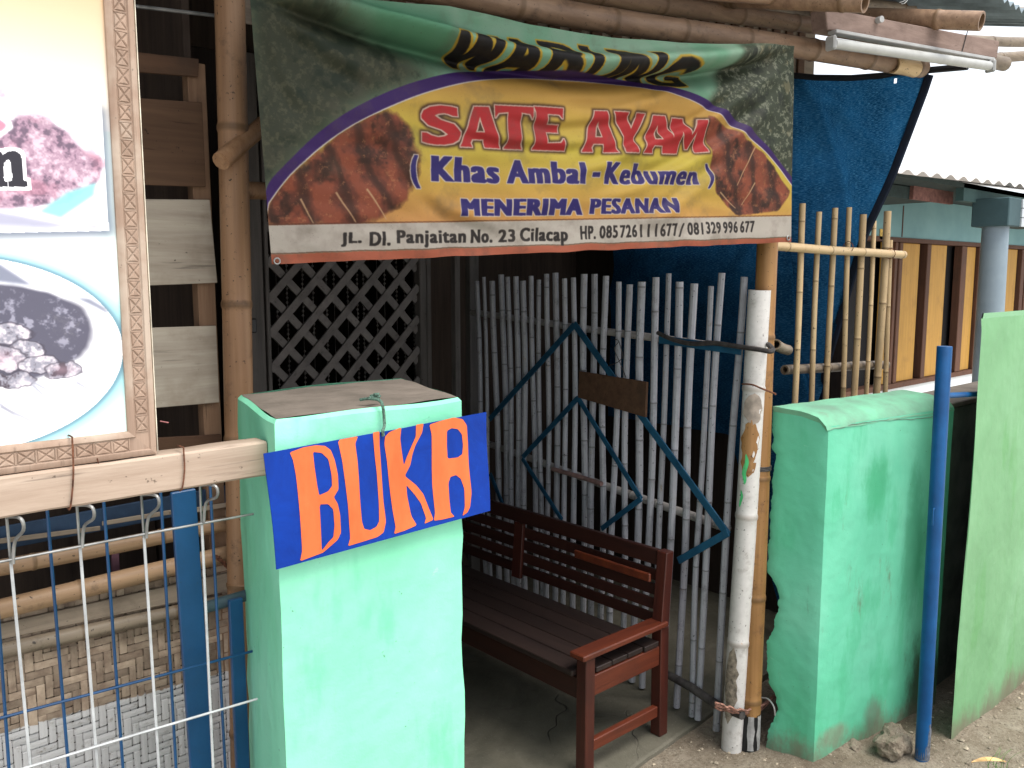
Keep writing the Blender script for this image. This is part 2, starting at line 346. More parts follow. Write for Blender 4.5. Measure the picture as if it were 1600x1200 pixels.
class Canvas:
    """s runs right, z runs up, in metres on the print's own plane"""
    def __init__(c, s0, s1, z0, z1, res):
        c.s0, c.z1, c.res = s0, z1, res; c.w = int((s1-s0)*res); c.h = int((z1-z0)*res); c.s1, c.z0 = s1, z0
        c.img = np.zeros((c.h, c.w, 3))
    def px(c, s, z): return ((s-c.s0)*c.res, (c.z1-z)*c.res)
    def fill(c, tris):
        mk = np.zeros((c.h, c.w))
        for t in tris:
            (x0, y0), (x1, y1), (x2, y2) = [c.px(*q) for q in t]
            a, b = max(0, int(min(x0, x1, x2))), min(c.w, int(max(x0, x1, x2))+2); e, f = max(0, int(min(y0, y1, y2))), min(c.h, int(max(y0, y1, y2))+2)
            if a >= b or e >= f: continue
            X, Y_ = np.meshgrid(np.arange(a, b)+.5, np.arange(e, f)+.5); d = (x1-x0)*(y2-y0)-(x2-x0)*(y1-y0)
            if abs(d) < 1e-9: continue
            u = ((X-x0)*(y2-y0)-(x2-x0)*(Y_-y0))/d; v = ((x1-x0)*(Y_-y0)-(X-x0)*(y1-y0))/d
            mk[e:f, a:b] = np.maximum(mk[e:f, a:b], ((u >= -1e-6) & (v >= -1e-6) & (u+v <= 1+1e-6)))
        return mk
    def poly(c, outer, holes=()):
        loops = [[Vector((p[0], p[1], 0)) for p in lp] for lp in [outer, *holes]]; flat = [p for lp in loops for p in lp]
        return c.fill([[(flat[i].x, flat[i].y) for i in t] for t in tessellate_polygon(loops)])
    def put(c, mask, col, a=1.0): c.img += ((np.array(col)/255.)-c.img)*(mask*a)[..., None]
    def glyphs(c, q, tris, bx, by, halo=None, hw=0, col=(0, 0, 0), hcol=None):
        pts = np.array([c.px(*p) for p in q]); m_ = bx+by+hw+6; a, b = int(pts[:, 0].min())-m_, int(pts[:, 0].max())+m_; e, f = int(pts[:, 1].min())-m_, int(pts[:, 1].max())+m_
        a, e = max(0, a), max(0, e); b, f = min(c.w, b), min(c.h, f)
        sub = Canvas.__new__(Canvas); sub.s0, sub.z1, sub.res, sub.w, sub.h = c.s0+a/c.res, c.z1-e/c.res, c.res, b-a, f-e
        k_ = dil(sub.fill([[q[i] for i in t] for t in tris]), bx, by); v = c.img[e:f, a:b]
        if halo is not None: v += ((np.array(halo)/255.)-v)*(blur(dil(k_, hw), 1)*.95)[..., None]
        v += ((np.array(col)/255.)-v)*blur(k_, 1)[..., None]
    def image(c, name):
        im = bpy.data.images.new(name, c.w, c.h, alpha=False)
        px = np.ones((c.h, c.w, 4), dtype=np.float32); px[..., :3] = np.clip(c.img[::-1], 0, 1); im.pixels.foreach_set(px.ravel()); im.update(); im.pack(); return im
def text_tris(s, font_shear=0.0, sp_=1.0):
    cu = bpy.data.curves.new('t', 'FONT'); cu.body = s; cu.shear = font_shear; cu.resolution_u = 3; cu.space_character = sp_
    o = bpy.data.objects.new('t', cu); COL.objects.link(o); bpy.context.view_layer.update()
    me = o.evaluated_get(bpy.context.evaluated_depsgraph_get()).to_mesh(); me.calc_loop_triangles()
    v = np.array([q.co[:2] for q in me.vertices]); t = [tuple(q.vertices) for q in me.loop_triangles]
    v = (v-v.min(0))/(v.max(0)-v.min(0)); bpy.data.objects.remove(o); bpy.data.curves.remove(cu); return v, t
def to_quad(v, q):                          # q: TL TR BR BL
    q = [np.array(p) for p in q]; u = v[:, :1]; t = v[:, 1:]
    return (q[3]*(1-u)+q[2]*u)*(1-t)+(q[0]*(1-u)+q[1]*u)*t
GL = {
 'T': ([(0, 1), (1, 1), (.98, .72), (.9, .83), (.68, .86), (.68, .12), (.75, 0), (.28, 0), (.35, .12), (.35, .86), (.1, .83), (.02, .72)],),
 'A': ([(.34, 1), (.68, 1), (.96, .1), (1, 0), (.6, 0), (.58, .2), (.3, .2), (.25, .1), (.28, 0), (0, 0), (.05, .1)], [(.47, .76), (.57, .36), (.35, .36)]),
 'E': ([(0, 1), (.92, 1), (.9, .76), (.8, .85), (.42, .85), (.42, .6), (.8, .6), (.8, .43), (.42, .43), (.42, .15), (.84, .17), (.95, .27), (1, 0), (0, 0), (.05, .1), (.05, .9)],),
 'Y': ([(0, 1), (.44, 1), (.42, .9), (.56, .6), (.72, .9), (.7, 1), (1, 1), (.94, .9), (.68, .42), (.68, .1), (.72, 0), (.3, 0), (.34, .1), (.34, .42), (.05, .9)],),
 'M': ([(.04, 1), (.36, 1), (.55, .52), (.76, 1), (.97, 1), (1, 0), (.7, 0), (.7, .64), (.53, .12), (.46, .12), (.26, .62), (.22, .0), (0, 0)],)}

# ================================================================== SETTING
def sheet(name, x0, x1, y0, y1, nx, ny, hf, mat, parent=None, smooth=True):
    mb = MB(); vv = [(x0+(x1-x0)*i/nx, y0+(y1-y0)*j/ny, hf(x0+(x1-x0)*i/nx, y0+(y1-y0)*j/ny)) for j in range(ny+1) for i in range(nx+1)]
    mb.add(vv, [(j*(nx+1)+i, j*(nx+1)+i+1, (j+1)*(nx+1)+i+1, (j+1)*(nx+1)+i) for j in range(ny) for i in range(nx)])
    o = mb.build(name, mat, parent, False)
    if smooth: o.data.polygons.foreach_set('use_smooth', [True]*len(o.data.polygons))
    return o
from mathutils import noise as mn
def nz(x, y, z=0): return mn.noise(Vector((x, y, z)))
def mat_floor():
    k = M('stained_concrete_floor', .75, .35); a = k.noise(1.3, 8, rnd=False, rough=.65, dist=.5); col = k.ramp(a, [(.35, srgb(70, 68, 58)), (.52, srgb(92, 88, 76)), (.68, srgb(118, 112, 100))])
    d = k.noise(5, 9, rnd=False, rough=.75, dist=1.2); col = k.mix(k.math('MULTIPLY', k.g(d, .55, .7), .6), col, srgb(62, 58, 50))
    cr = k.n('ShaderNodeTexVoronoi'); cr.feature = 'DISTANCE_TO_EDGE'; cr.inputs['Scale'].default_value = 1.6
    wv = k.n('ShaderNodeMix'); wv.data_type = 'VECTOR'; nn_ = k.n('ShaderNodeTexNoise'); nn_.inputs['Scale'].default_value = 4; k.l(k.geo.outputs['Position'], nn_.inputs['Vector'])
    wv.inputs[0].default_value = .16; k.l(k.geo.outputs['Position'], wv.inputs[4]); k.l(nn_.outputs['Color'], wv.inputs[5]); k.l(wv.outputs[1], cr.inputs['Vector'])
    crk = k.g(cr.outputs['Distance'], .005, .0); msk = k.g(k.noise(2.2, 3, rnd=False), .5, .6); cc = k.math('MULTIPLY', crk, msk)
    col = k.mix(cc, col, srgb(40, 36, 32)); sp = k.noise(130, 3, rnd=False); col = k.mix(k.math('MULTIPLY', k.g(sp, .64, .7), .4), col, srgb(160, 154, 142))
    k.bump(d, .25, .01); k.bump(sp, .25, .003); k.bump(k.math('SUBTRACT', 1.0, cc), .6, .006)
    return k.done(col, k.ramp(d, [(.4, (.55,)*3), (.6, (.85,)*3)]))
def mat_dirt():
    k = M('rough_cement_and_dirt', .95, .15); a = k.noise(3, 9, rnd=False, rough=.7); col = k.ramp(a, [(.35, srgb(104, 92, 78)), (.5, srgb(136, 124, 108)), (.66, srgb(160, 150, 134))])
    d = k.noise(40, 8, rnd=False, rough=.8); col = k.mix(k.math('MULTIPLY', k.g(d, .52, .66), .6), col, srgb(78, 68, 56))
    sp = k.noise(170, 3, rnd=False); col = k.mix(k.math('MULTIPLY', k.g(sp, .62, .68), .6), col, srgb(186, 178, 162))
    cv_ = k.noise(90, 6, rnd=False, rough=.85); col = k.mix(k.math('MULTIPLY', k.g(cv_, .5, .4), .5), col, srgb(70, 60, 50)); k.bump(a, .6, .025); k.bump(d, .9, .010); k.bump(cv_, .8, .005); return k.done(col)
MT['floor'] = mat_floor(); MT['dirt'] = mat_dirt(); MT['street'] = mat_paint('pale_bounce_street', (172, 166, 156), (200, 195, 186), .95, (130, 124, 112), .5, 1.5, .4)  # street, mostly out of view, made pale to bounce fill light upward
g_ = sheet('ground', -60, 120, -60, 120, 36, 36, lambda x, y: -.14, MT['street']); structure(g_, 'bare ground round the stall')
def slab_edge(x): return 1.975 + (x-2.4)*.09 + nz(x*5, 3)*.012
mb = MB(); n_ = 60; xs = [-.6+i*(4.9/n_) for i in range(n_+1)]
vv = []; ff = []
for i, x in enumerate(xs): vv += [(x, slab_edge(x), -.06), (x, slab_edge(x), -.004), (x, slab_edge(x)+.012, 0.0), (x, 7.2, 0.0)]
for i in range(n_):
    a = i*4; b = a+4; ff += [(a, b, b+1, a+1), (a+1, b+1, b+2, a+2), (a+2, b+2, b+3, a+3)]
mb.add(vv, ff); structure(mb.build('floor', MT['floor']), 'stained grey concrete floor of the stall')
def apron(x, y):
    h = -.016 + .012*nz(x*3, y*3) + .006*nz(x*11, y*11) + .003*nz(x*37, y*37)
    h += .02*math.exp(-((x-3.5)**2+(y-1.33)**2)/.05) + .02*math.exp(-((x-3.62)**2+(y-1.13)**2)/.05)
    h += .03*math.exp(-((x-3.1)**2+(y-1.62)**2)/.03)
    return h if y < slab_edge(x)-.015 else min(h, -.02)
structure(sheet('path', -.8, 5.2, .2, 2.05, 240, 90, apron, MT['dirt']), 'rough cement and dirt path in front of the stall')

# ------------------------------------------------------------------ left gate pillar
PB = [V(.763, 1.54), V(1.234, 1.54), V(1.364, 1.965), V(.873, 1.955)]
def pillar_left():
    root = empty('gate_pillar', (1.05, 1.75, 0), 'mint green plastered gate pillar with bare cement top behind the blue sign', 'pillar')
    mb = MB(); nlev = 26; zs = [-.1+(1.566+.1)*i/nlev for i in range(nlev+1)]; ring = []
    sub = 8
    def loop(z, ins):
        o = []
        for k in range(4):
            a, b = PB[k], PB[(k+1) % 4]
            for j in range(sub):
                p = a+(b-a)*j/sub; c = V(1.06, 1.752); d = (c-p)/np.linalg.norm(c-p)
                q = p+d*(ins+.0025*nz(p[0]*6, p[1]*6, z*4)+(.006*nz(p[0]*20, p[1]*20, z*15) if j == 0 else 0)+(.004 if j == 0 else 0)); o.append((q[0], q[1], z+(.006*nz(p[0]*4, p[1]*4) if z > 1.5 else 0)))
        return o
    n = sub*4; vv = []
    for z in zs: vv += loop(z, 0)
    vv += loop(zs[-1]+.008, .009)
    L = len(zs)+1
    mb.add(vv, [(i*n+j, i*n+(j+1) % n, (i+1)*n+(j+1) % n, (i+1)*n+j) for i in range(L-1) for j in range(n)])
    o = mb.build('plaster', MT['mint'], root, True)
    t = MB(); tp = [np.array(q)+V(0, 0, .0004) for q in vv[-n:]]; g = 10; grid = []
    A, B, C_, D = [tp[k*sub] for k in range(4)]
    for j in range(g+1):
        for i in range(g+1):
            u, v_ = i/g, j/g; p = (A*(1-u)+B*u)*(1-v_)+(D*(1-u)+C_*u)*v_; p = p+V(0, 0, .004*nz(p[0]*9, p[1]*9)+.003*math.sin(math.pi*u)*math.sin(math.pi*v_)); grid.append(p)
    t.add(grid, [(j*(g+1)+i, j*(g+1)+i+1, (j+1)*(g+1)+i+1, (j+1)*(g+1)+i) for j in range(g) for i in range(g)])
    t.build('top_face', MT['cement_top'], root, True)
pillar_left()

# ------------------------------------------------------------------ BUKA board
def chaikin(p, closed=True):
    o = []
    for i in range(len(p)):
        a, b = np.array(p[i], float), np.array(p[(i+1) % len(p)], float); o += [a*.9+b*.1, a*.1+b*.9]
    return o
def buka():
    YB = 1.512
    cr = [(412, 709), (760, 644), (766, 798), (432, 890)]; P = [at_y(x, y, YB) for x, y in cr]
    root = empty('hand_painted_sign', (P[3]+P[2])/2, 'blue board hand painted with orange letters BUKA, hung askew on the mint pillar', 'sign')
    nx, ny = 24, 10
    def surf(u, v): 
        p = (P[0]*(1-u)+P[1]*u)*(1-v)+(P[3]*(1-u)+P[2]*u)*v
        return p+V(0, -.006*math.sin(u*5+v*2)*math.sin(math.pi*v)-.004*math.exp(-((u-.56)**2+(v)**2)/.01), 0)
    mb = MB(); vv = []
    for s_ in (0, 1):
        for j in range(ny+1):
            for i in range(nx+1):
                u, v = i/nx, j/ny; vv.append(surf(u, v)+V(0, .0022*s_, 0))
    N = (nx+1)*(ny+1); ff = []
    for j in range(ny):
        for i in range(nx):
            a = j*(nx+1)+i; q = (a, a+1, a+nx+2, a+nx+1); ff += [q, tuple(N+k for k in q[::-1])]
    for i in range(nx): ff += [(i, N+i, N+i+1, i+1), (ny*(nx+1)+i, ny*(nx+1)+i+1, N+ny*(nx+1)+i+1, N+ny*(nx+1)+i)]
    for j in range(ny):
        a = j*(nx+1); b = a+nx; ff += [(a, a+nx+1, N+a+nx+1, N+a), (b, N+b, N+b+nx+1, b+nx+1)]
    mb.add(vv, ff)
    k = M('cobalt_sign_paint', .45, .2); a = k.noise(7, 7, rnd=False, dist=1.6, rough=.7); col = k.ramp(a, [(.4, srgb(0, 46, 134)), (.62, srgb(0, 54, 150))])
    sw = k.noise(13, 8, (1, 1, 1.5), .8, rnd=False, dist=3.5); col = k.mix(k.math('MULTIPLY', k.g(sw, .6, .76), .22), col, srgb(90, 140, 200)); k.bump(a, .2, .004)
    mb.build('board', k.done(col, k.ramp(sw, [(.4, (.42,)*3), (.7, (.6,)*3)])), root, True)
    k = M('orange_sign_paint', .42, .4); a = k.noise(16, 7, (1, 1, .4), .7, rnd=False); col = k.ramp(a, [(.35, srgb(214, 94, 44)), (.6, srgb(222, 106, 54))])
    sw = k.noise(30, 8, rnd=False, rough=.8); col = k.mix(k.math('MULTIPLY', k.g(sw, .62, .76), .25), col, srgb(205, 120, 90)); k.bump(a, .2, .002); om = k.done(col)
    L = dict(
     B=[[(255, 518), (330, 490), (400, 478), (450, 482), (480, 505), (500, 560), (515, 640), (518, 720), (492, 762), (515, 800), (530, 860), (538, 960), (520, 1000), (440, 1070), (400, 1085), (312, 1118), (322, 1060), (300, 820), (285, 640), (272, 560)],
        [(382, 515), (430, 520), (465, 555), (480, 640), (482, 700), (460, 730), (410, 752), (400, 700), (388, 600)], [(412, 802), (460, 800), (490, 830), (500, 920), (495, 985), (470, 1010), (432, 1060), (425, 960)]],
     U=[[(520, 450), (632, 428), (615, 470), (625, 560), (640, 760), (655, 900), (668, 940), (700, 948), (735, 930), (752, 900), (750, 800), (735, 640), (722, 540), (712, 408), (748, 402), (748, 470), (760, 620), (775, 780), (790, 900), (775, 960), (740, 985), (660, 1010), (577, 1035), (590, 990), (575, 820), (555, 680), (540, 560)]],
     K=[[(778, 430), (800, 405), (865, 378), (862, 440), (875, 520), (888, 590), (905, 540), (930, 480), (950, 430), (948, 365), (992, 358), (985, 410), (950, 480), (935, 530), (925, 590), (895, 650), (960, 700), (1000, 750), (1025, 820), (1050, 890), (1000, 912), (1010, 880), (985, 800), (950, 750), (905, 700), (910, 760), (930, 870), (958, 920), (890, 950), (832, 968), (842, 930), (828, 840), (805, 680), (790, 560), (775, 470)]],
     A=[[(1025, 365), (1085, 345), (1160, 325), (1210, 335), (1235, 370), (1245, 470), (1250, 600), (1260, 740), (1250, 820), (1235, 850), (1208, 868), (1222, 820), (1222, 720), (1205, 665), (1180, 645), (1150, 655), (1138, 690), (1140, 780), (1145, 850), (1165, 872), (1100, 888), (1052, 895), (1060, 850), (1050, 700), (1045, 520), (1040, 420)],
        [(1125, 400), (1150, 385), (1185, 390), (1210, 420), (1218, 480), (1215, 530), (1190, 548), (1135, 555), (1128, 480)]])
    # board coordinates u,v of a point of its plane
    def uv(p):
        u = v = .5
        for _ in range(8):
            q = (P[0]*(1-u)+P[1]*u)*(1-v)+(P[3]*(1-u)+P[2]*u)*v; du = (P[1]-P[0])*(1-v)+(P[2]-P[3])*v; dv = (P[3]-P[0])*(1-u)+(P[2]-P[1])*u
            s_ = np.linalg.lstsq(np.array([[du[0], dv[0]], [du[2], dv[2]]]), (p-q)[[0, 2]], rcond=None)[0]; u += s_[0]; v += s_[1]
        return u, v
    for ch, loops in L.items():
        lp = []
        for q in loops:
            q = [at_y(380+x/3.53, 560+y/3.53, YB) for x, y in q]; lp.append([Vector((p[0], p[2], 0)) for p in chaikin(q)])
        flat = [p for q in lp for p in q]; tr = tessellate_polygon(lp)
        bm = bmesh.new(); vs2 = [bm.verts.new((p.x, YB, p.y)) for p in flat]
        for t in tr:
            try: bm.faces.new([vs2[i] for i in t])
            except ValueError: pass
        bmesh.ops.triangulate(bm, faces=bm.faces)
        for _ in range(2):
            bmesh.ops.subdivide_edges(bm, edges=[e for e in bm.edges if e.calc_length() > .04], cuts=1, use_grid_fill=False); bmesh.ops.triangulate(bm, faces=bm.faces)
        for v in bm.verts:
            u, w_ = uv(np.array(v.co)); q = surf(u, w_); v.co = Vector(q+V(0, -.0009, 0))-root.location
        me = bpy.data.meshes.new('letter'); bm.to_mesh(me); bm.free(); o = link('letter', me, om, root)
        o['label'] = 'orange painted letter '+ch
    # hanging cord over the pillar top
    a = at_y(597, 672, YB-.002); top = at_y(597, 640, 1.535)
    tz = 1.585
    wire('cord', [a+V(0, -.004, -.012), a+V(0, -.003, .0), V(top[0], 1.527, 1.54), V(top[0]-.003, 1.532, tz), V(top[0]-.012, 1.56, tz+.006), V(top[0]-.022, 1.585, tz+.002)], .0035, MT['string'], root, 6, 5)
    kx = MB()
    for q in range(4): 
        c = V(top[0]-.006+.006*q, 1.565+.004*(q % 2), tz+.006+.003*(q % 3)); kx.tube([c-V(.009, .004, -.003), c, c+V(.009, .003, .002)], [.002, .005, .002], 6)
    kx.build('knot', MT['string'], root, True)
buka()

# ------------------------------------------------------------------ rail and welded wire fence at the left
def left_fence():
    root = empty('wire_mesh_fence', (.2, 1.62, 0), 'white and galvanised wire mesh hooked under the pale wooden rail', 'fence')
    mb = MB(); yf = 1.597; n = 40; x0, x1 = -1.2, .776; vv = []; pr_ = [(0, .004), (.004, 0), (.066, 0), (.07, .004), (.0705, .050), (.066, .056), (.004, .056), (0, .052)]
    for i in range(n+1):
        x = x0+(x1-x0)*i/n; dz = .0025*nz(x*7, 1)+.001*nz(x*40, 3); 
        for a, b in pr_: vv.append((x, yf+b+.001*nz(x*30, a*40), 1.452+a+dz+.0012*nz(x*25, a*90, 5)))
    k = len(pr_); mb.add(vv, [(i*k+j, i*k+(j+1) % k, (i+1)*k+(j+1) % k, (i+1)*k+j) for i in range(n) for j in range(k)]+[tuple(range(k)), tuple(n*k+j for j in range(k))])
    rail = mb.build('rail', MT['beam'], root, True)
    rail['label'] = 'pale weathered wooden rail with flaking surface'
    for (x, top) in ((113, 690), (287, 706)):
        a = at_y(x, top, yf-.004); b = at_y(x-3, 793 if x < 200 else 765, yf-.003)
        wire('tie_wire', [a+V(.0, .03, .008), a+V(0, .002, .008), a, (a+b)/2+V(.003, -.001, 0), b, b+V(0, .02, -.003)], .0016, MT['rust'], rail, 5, 3)
    yw = 1.65
    for (xa, ya, xb, yb) in ((17, 880, 47, 1195), (125, 855, 152, 1200), (225, 840, 248, 1200), (315, 815, 333, 1200), (-100, 900, -62, 1200), (-225, 920, -180, 1200)):
        a = at_y(xa, ya, yw); b = at_y(xb, yb, yw); d = (a-b)/(a[2]-b[2]); top = a+d*(1.448-a[2]+.02); bot = b-d*(b[2]-.05)
        wire('upright_wire', [bot, b, a], .0028, MT['wire_white'], root, 6); wire('upright_wire', [a+V(0, .0005, 0), top], .0026, MT['wire_grey'], root, 6)
        h = at_y(xa+10, ya-88, 1.63); c0 = V(top[0]+.004, yf-.0065, 1.4495+.002)
        wire('hook', [a+V(.002, -.006, .0), a+V(.006, -.012, .04), V(a[0]+.012, yf+.004, 1.425), V(a[0]+.010, yf-.004, 1.445), V(a[0]+.004, yf+.01, 1.4495), V(a[0]-.006, yf+.03, 1.447)], .0030, MT['wire_grey'], root, 7, 4)
    for (xa, ya, xb, yb, m_) in ((0, 878, 396, 803, 'wire_grey'), (20, 1206, 402, 1092, 'wire_white')):
        a = at_y(xa, ya, yw-.006); b = at_y(xb, yb, yw-.003); d = b-a
        wire('cross_wire', [a-d*1.4, a, (a+b)/2+V(0, 0, .001), b], .0025, MT[m_], root, 6)
left_fence()

def blue_gate():
    root = empty('blue_gate_frame', (.6, 1.9, 0), 'blue steel flat bar frame with thin blue rods behind the wire mesh fence', 'gate')
    y = 1.9
    for (xa, xb, ya, yb, xc, xd) in ((265, 308, 780, 1200, 297, 334), (356, 380, 948, 1200, 366, 392)):
        a = at_y((xa+xb)/2, ya, y); b = at_y((xc+xd)/2, yb, y); wd = abs(at_y(xb, ya, y)[0]-at_y(xa, ya, y)[0])
        d = (a-b)/(a[2]-b[2]); MB().beam(b-d*b[2], a+d*.02, wd*.9, .012, (0, 1, 0)).build('post', MT['blue_steel'], root, bevel=.002)
    a = at_y(312, 952, y+.03); b = at_y(378, 932, y+.03); wire('cross_pipe', [a, b, b+(b-a)*.6], .014, MT['blue_grey'], root, 12)
    yg = 1.86
    for (xa, ya, xb, yb) in ((75, 815, 107, 1200), (163, 800, 192, 1200), (252, 790, 275, 1200), (330, 790, 352, 1200), (-12, 830, 14, 1200), (-110, 840, -80, 1200)):
        a = at_y(xa, ya, yg); b = at_y(xb, yb, yg); d = (a-b)/(a[2]-b[2])
        wire('rod', [b-d*(b[2]-.05), b, a, a+d*.08], .0033, MT['blue_steel'], root, 6)
    a = at_y(0, 1122, yg-.005); b = at_y(381, 1021, yg-.005); wire('cross_rod', [a-(b-a), a, b, b+(b-a)*.1], .003, MT['blue_steel'], root, 6)
blue_gate()

# ------------------------------------------------------------------ menu sign with carved frame
def menu_sign():
    yf = 1.603; xr = .5615; zb = 1.5245; zt = 2.66; xl = -.22; wf = .047
    root = empty('menu_signboard', (0, yf, zb), 'white printed food menu board in a carved wooden frame standing on the rail', 'signboard')
    # print
    c = Canvas(xl+.03, xr-wf+.006, zb+.03, zt-.03, 900); hh, ww = c.h, c.w
    yy = np.linspace(1, 0, hh)[:, None]*np.ones((1, ww)); Z_ = c.z0+yy*(c.z1-c.z0); X_ = c.s0+np.linspace(0, 1, ww)[None, :]*(c.s1-c.s0)*np.ones((hh, 1))
    def P2(x, y): p = at_y(x, y, yf+.012); return (p[0], p[2])
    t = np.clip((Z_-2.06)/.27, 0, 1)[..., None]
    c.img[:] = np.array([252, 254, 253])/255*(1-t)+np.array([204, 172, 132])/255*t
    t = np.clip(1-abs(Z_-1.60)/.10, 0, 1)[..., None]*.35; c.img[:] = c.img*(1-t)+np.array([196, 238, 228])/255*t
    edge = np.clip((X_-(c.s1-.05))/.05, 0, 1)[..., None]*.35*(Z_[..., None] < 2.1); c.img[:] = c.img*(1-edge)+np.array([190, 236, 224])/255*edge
    def quad(pts): return c.poly([P2(*q) for q in pts])
    ph = quad([(-330, 95), (158, 158), (170, 360), (-330, 370)])
    sh = blur(quad([(-330, 100), (165, 166), (178, 368), (-330, 380)]), 7); c.put(sh, (60, 70, 90), .75)
    c.put(ph, (244, 243, 246)); bg_ = fbm(hh, ww, 60, 4, 3); c.put(ph*np.clip(bg_*2-.8, 0, 1), (196, 200, 212), .8)
    # dish: chopped meat heap
    nn1 = fbm(hh, ww, 16, 4, 5, .7); nn2 = fbm(hh, ww, 44, 3, 6)
    heap = blur(quad([(-120, 215), (-10, 190), (60, 178), (105, 205), (130, 240), (160, 250), (150, 290), (100, 312), (40, 328), (-60, 322), (-150, 300)]), 5)
    edge_ = np.clip((blur(heap, 6)+(nn2-.5)*1.1+(nn1-.5)*.5-.35)*3, 0, 1)*(ph > .5)
    c.put(edge_, (164, 132, 150)); c.put(edge_*np.clip((nn1-.5)*6, 0, 1), (216, 190, 202), .9); c.put(edge_*np.clip((.46-nn1)*8, 0, 1), (92, 74, 92), .85)
    c.put(edge_*np.clip((nn2-.62)*8, 0, 1), (190, 128, 146), .5)
    leaf = blur(quad([(60, 330), (105, 300), (150, 285), (146, 305), (95, 340)]), 2); c.put(leaf*(ph > .5), (122, 206, 206), .85)
    rim = quad([(-330, 312), (-60, 322), (40, 338), (110, 352), (156, 350), (150, 357), (40, 352), (-330, 330)]); c.put(blur(rim, 2)*(ph > .5), (150, 148, 170), .7)
    dr = blur(quad([(-330, 330), (0, 330), (60, 346), (100, 358), (-330, 368)]), 3); c.put(dr*(ph > .5), (160, 160, 180), .6)
    cup = quad([(-40, 170), (0, 178), (18, 190), (20, 200), (0, 214), (-40, 222)]); c.put(blur(cup, 1), (250, 248, 250)); cup = quad([(-40, 182), (0, 186), (10, 194), (8, 200), (-4, 208), (-40, 214)]); c.put(blur(cup, 1), (190, 130, 150))
    # big serif letter n, cut by the photo edge in view
    N_ = [(-34, 238), (0, 238), (4, 244), (12, 238), (22, 236), (30, 241), (33, 250), (34, 276), (36, 283), (41, 284), (41, 290), (14, 290), (14, 284), (19, 283), (20, 278), (18, 254), (15, 248), (9, 248), (4, 254), (4, 278), (6, 284), (10, 285), (10, 290), (-34, 290)]
    nm = quad(N_); c.put(dil(nm, 6), (255, 255, 255)); c.put(dil(nm, 1), (34, 30, 40))
    # oval plate with satay
    cx, cy = P2(-60, 555); ex, ez = P2(193, 555)[0]-cx, (P2(0, 408)[1]-P2(0, 712)[1])/2
    cz = (P2(0, 408)[1]+P2(0, 712)[1])/2+.008
    R = np.sqrt(((X_-cx)/ex)**2+((Z_-cz)/ez)**2)
    c.put(np.clip(1-abs(R-1.01)/.05, 0, 1), (70, 92, 116), .85); c.put(np.clip(1-abs(R-1.06)/.12, 0, 1), (120, 200, 210), .55); c.put((R < 1).astype(float), (253, 253, 254))
    R2 = np.sqrt(((X_-cx-.02)/(ex*.76))**2+((Z_-cz-.03)/(ez*.56))**2)+(nn2-.5)*.12
    sauce = np.clip((1-R2)*14, 0, 1); c.put(sauce, (84, 82, 98)); c.put(sauce*np.clip((nn1-.55)*7, 0, 1), (170, 168, 184), .7)
    for (x, y, rx, ry, s1) in ((15, 520, 34, 16, 21), (45, 548, 30, 16, 22), (5, 560, 36, 20, 23), (60, 572, 34, 15, 24), (96, 578, 30, 14, 25), (20, 595, 34, 14, 26), (-40, 540, 36, 22, 27), (-60, 590, 40, 20, 28)):
        a, b = P2(x, y); qx = abs(P2(x+rx, y)[0]-a); qz = abs(P2(x, y+ry)[1]-b); r3 = np.sqrt(((X_-a)/qx)**2+((Z_-b)/qz)**2)+(fbm(hh, ww, 18, 3, s1)-.5)*.9
        mm = np.clip((1-r3)*7, 0, 1); c.put(np.clip((1.12-r3)*7, 0, 1), (60, 54, 66), .8); c.put(mm, (142, 140, 152)); c.put(mm*np.clip((nn1-.48)*6, 0, 1), (226, 214, 220), .9); c.put(mm*np.clip((.42-nn1)*8, 0, 1), (60, 50, 60), .9)
        if s1 in (23, 25): c.put(mm*np.clip(1-r3, 0, 1), (200, 160, 172), .45)
    for p, q in (((-40, 600), (48, 668)), ((0, 634), (80, 672)), ((40, 590), (98, 622)), ((118, 596), (146, 612)), ((50, 600), (80, 630)), ((-80, 640), (16, 694))):
        a, b = np.array(P2(*p)), np.array(P2(*q)); d = (b-a)/np.linalg.norm(b-a); nrm = np.array([-d[1], d[0]])*.0026
        k2 = c.poly([tuple(a+nrm), tuple(b+nrm*.3), tuple(b-nrm*.3), tuple(a-nrm)]); c.put(blur(k2, 1), (150, 150, 164), .9)
    for pts in (((0, 412), (20, 425), (52, 446), (0, 440), (-60, 432), (-60, 405)), ((114, 463), (140, 466), (163, 480), (172, 492), (150, 480))):
        c.put(blur(quad(pts), 2), (96, 100, 122), .8)
    im = c.image('menu_print')
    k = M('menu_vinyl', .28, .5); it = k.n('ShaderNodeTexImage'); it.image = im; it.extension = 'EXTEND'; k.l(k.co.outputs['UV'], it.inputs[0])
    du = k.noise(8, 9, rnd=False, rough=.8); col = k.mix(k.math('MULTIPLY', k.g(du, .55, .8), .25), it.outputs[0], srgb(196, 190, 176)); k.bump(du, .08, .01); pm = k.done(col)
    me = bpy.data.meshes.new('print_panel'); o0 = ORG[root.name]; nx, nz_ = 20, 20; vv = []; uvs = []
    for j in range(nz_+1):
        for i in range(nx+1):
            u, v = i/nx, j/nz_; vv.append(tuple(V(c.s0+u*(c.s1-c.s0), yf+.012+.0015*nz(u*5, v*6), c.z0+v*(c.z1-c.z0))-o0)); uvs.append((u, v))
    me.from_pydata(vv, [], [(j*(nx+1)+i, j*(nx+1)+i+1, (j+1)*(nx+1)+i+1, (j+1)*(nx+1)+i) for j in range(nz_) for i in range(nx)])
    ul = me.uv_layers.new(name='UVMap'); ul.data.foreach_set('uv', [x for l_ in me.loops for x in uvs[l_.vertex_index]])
    link('print_panel', me, pm, root, True)
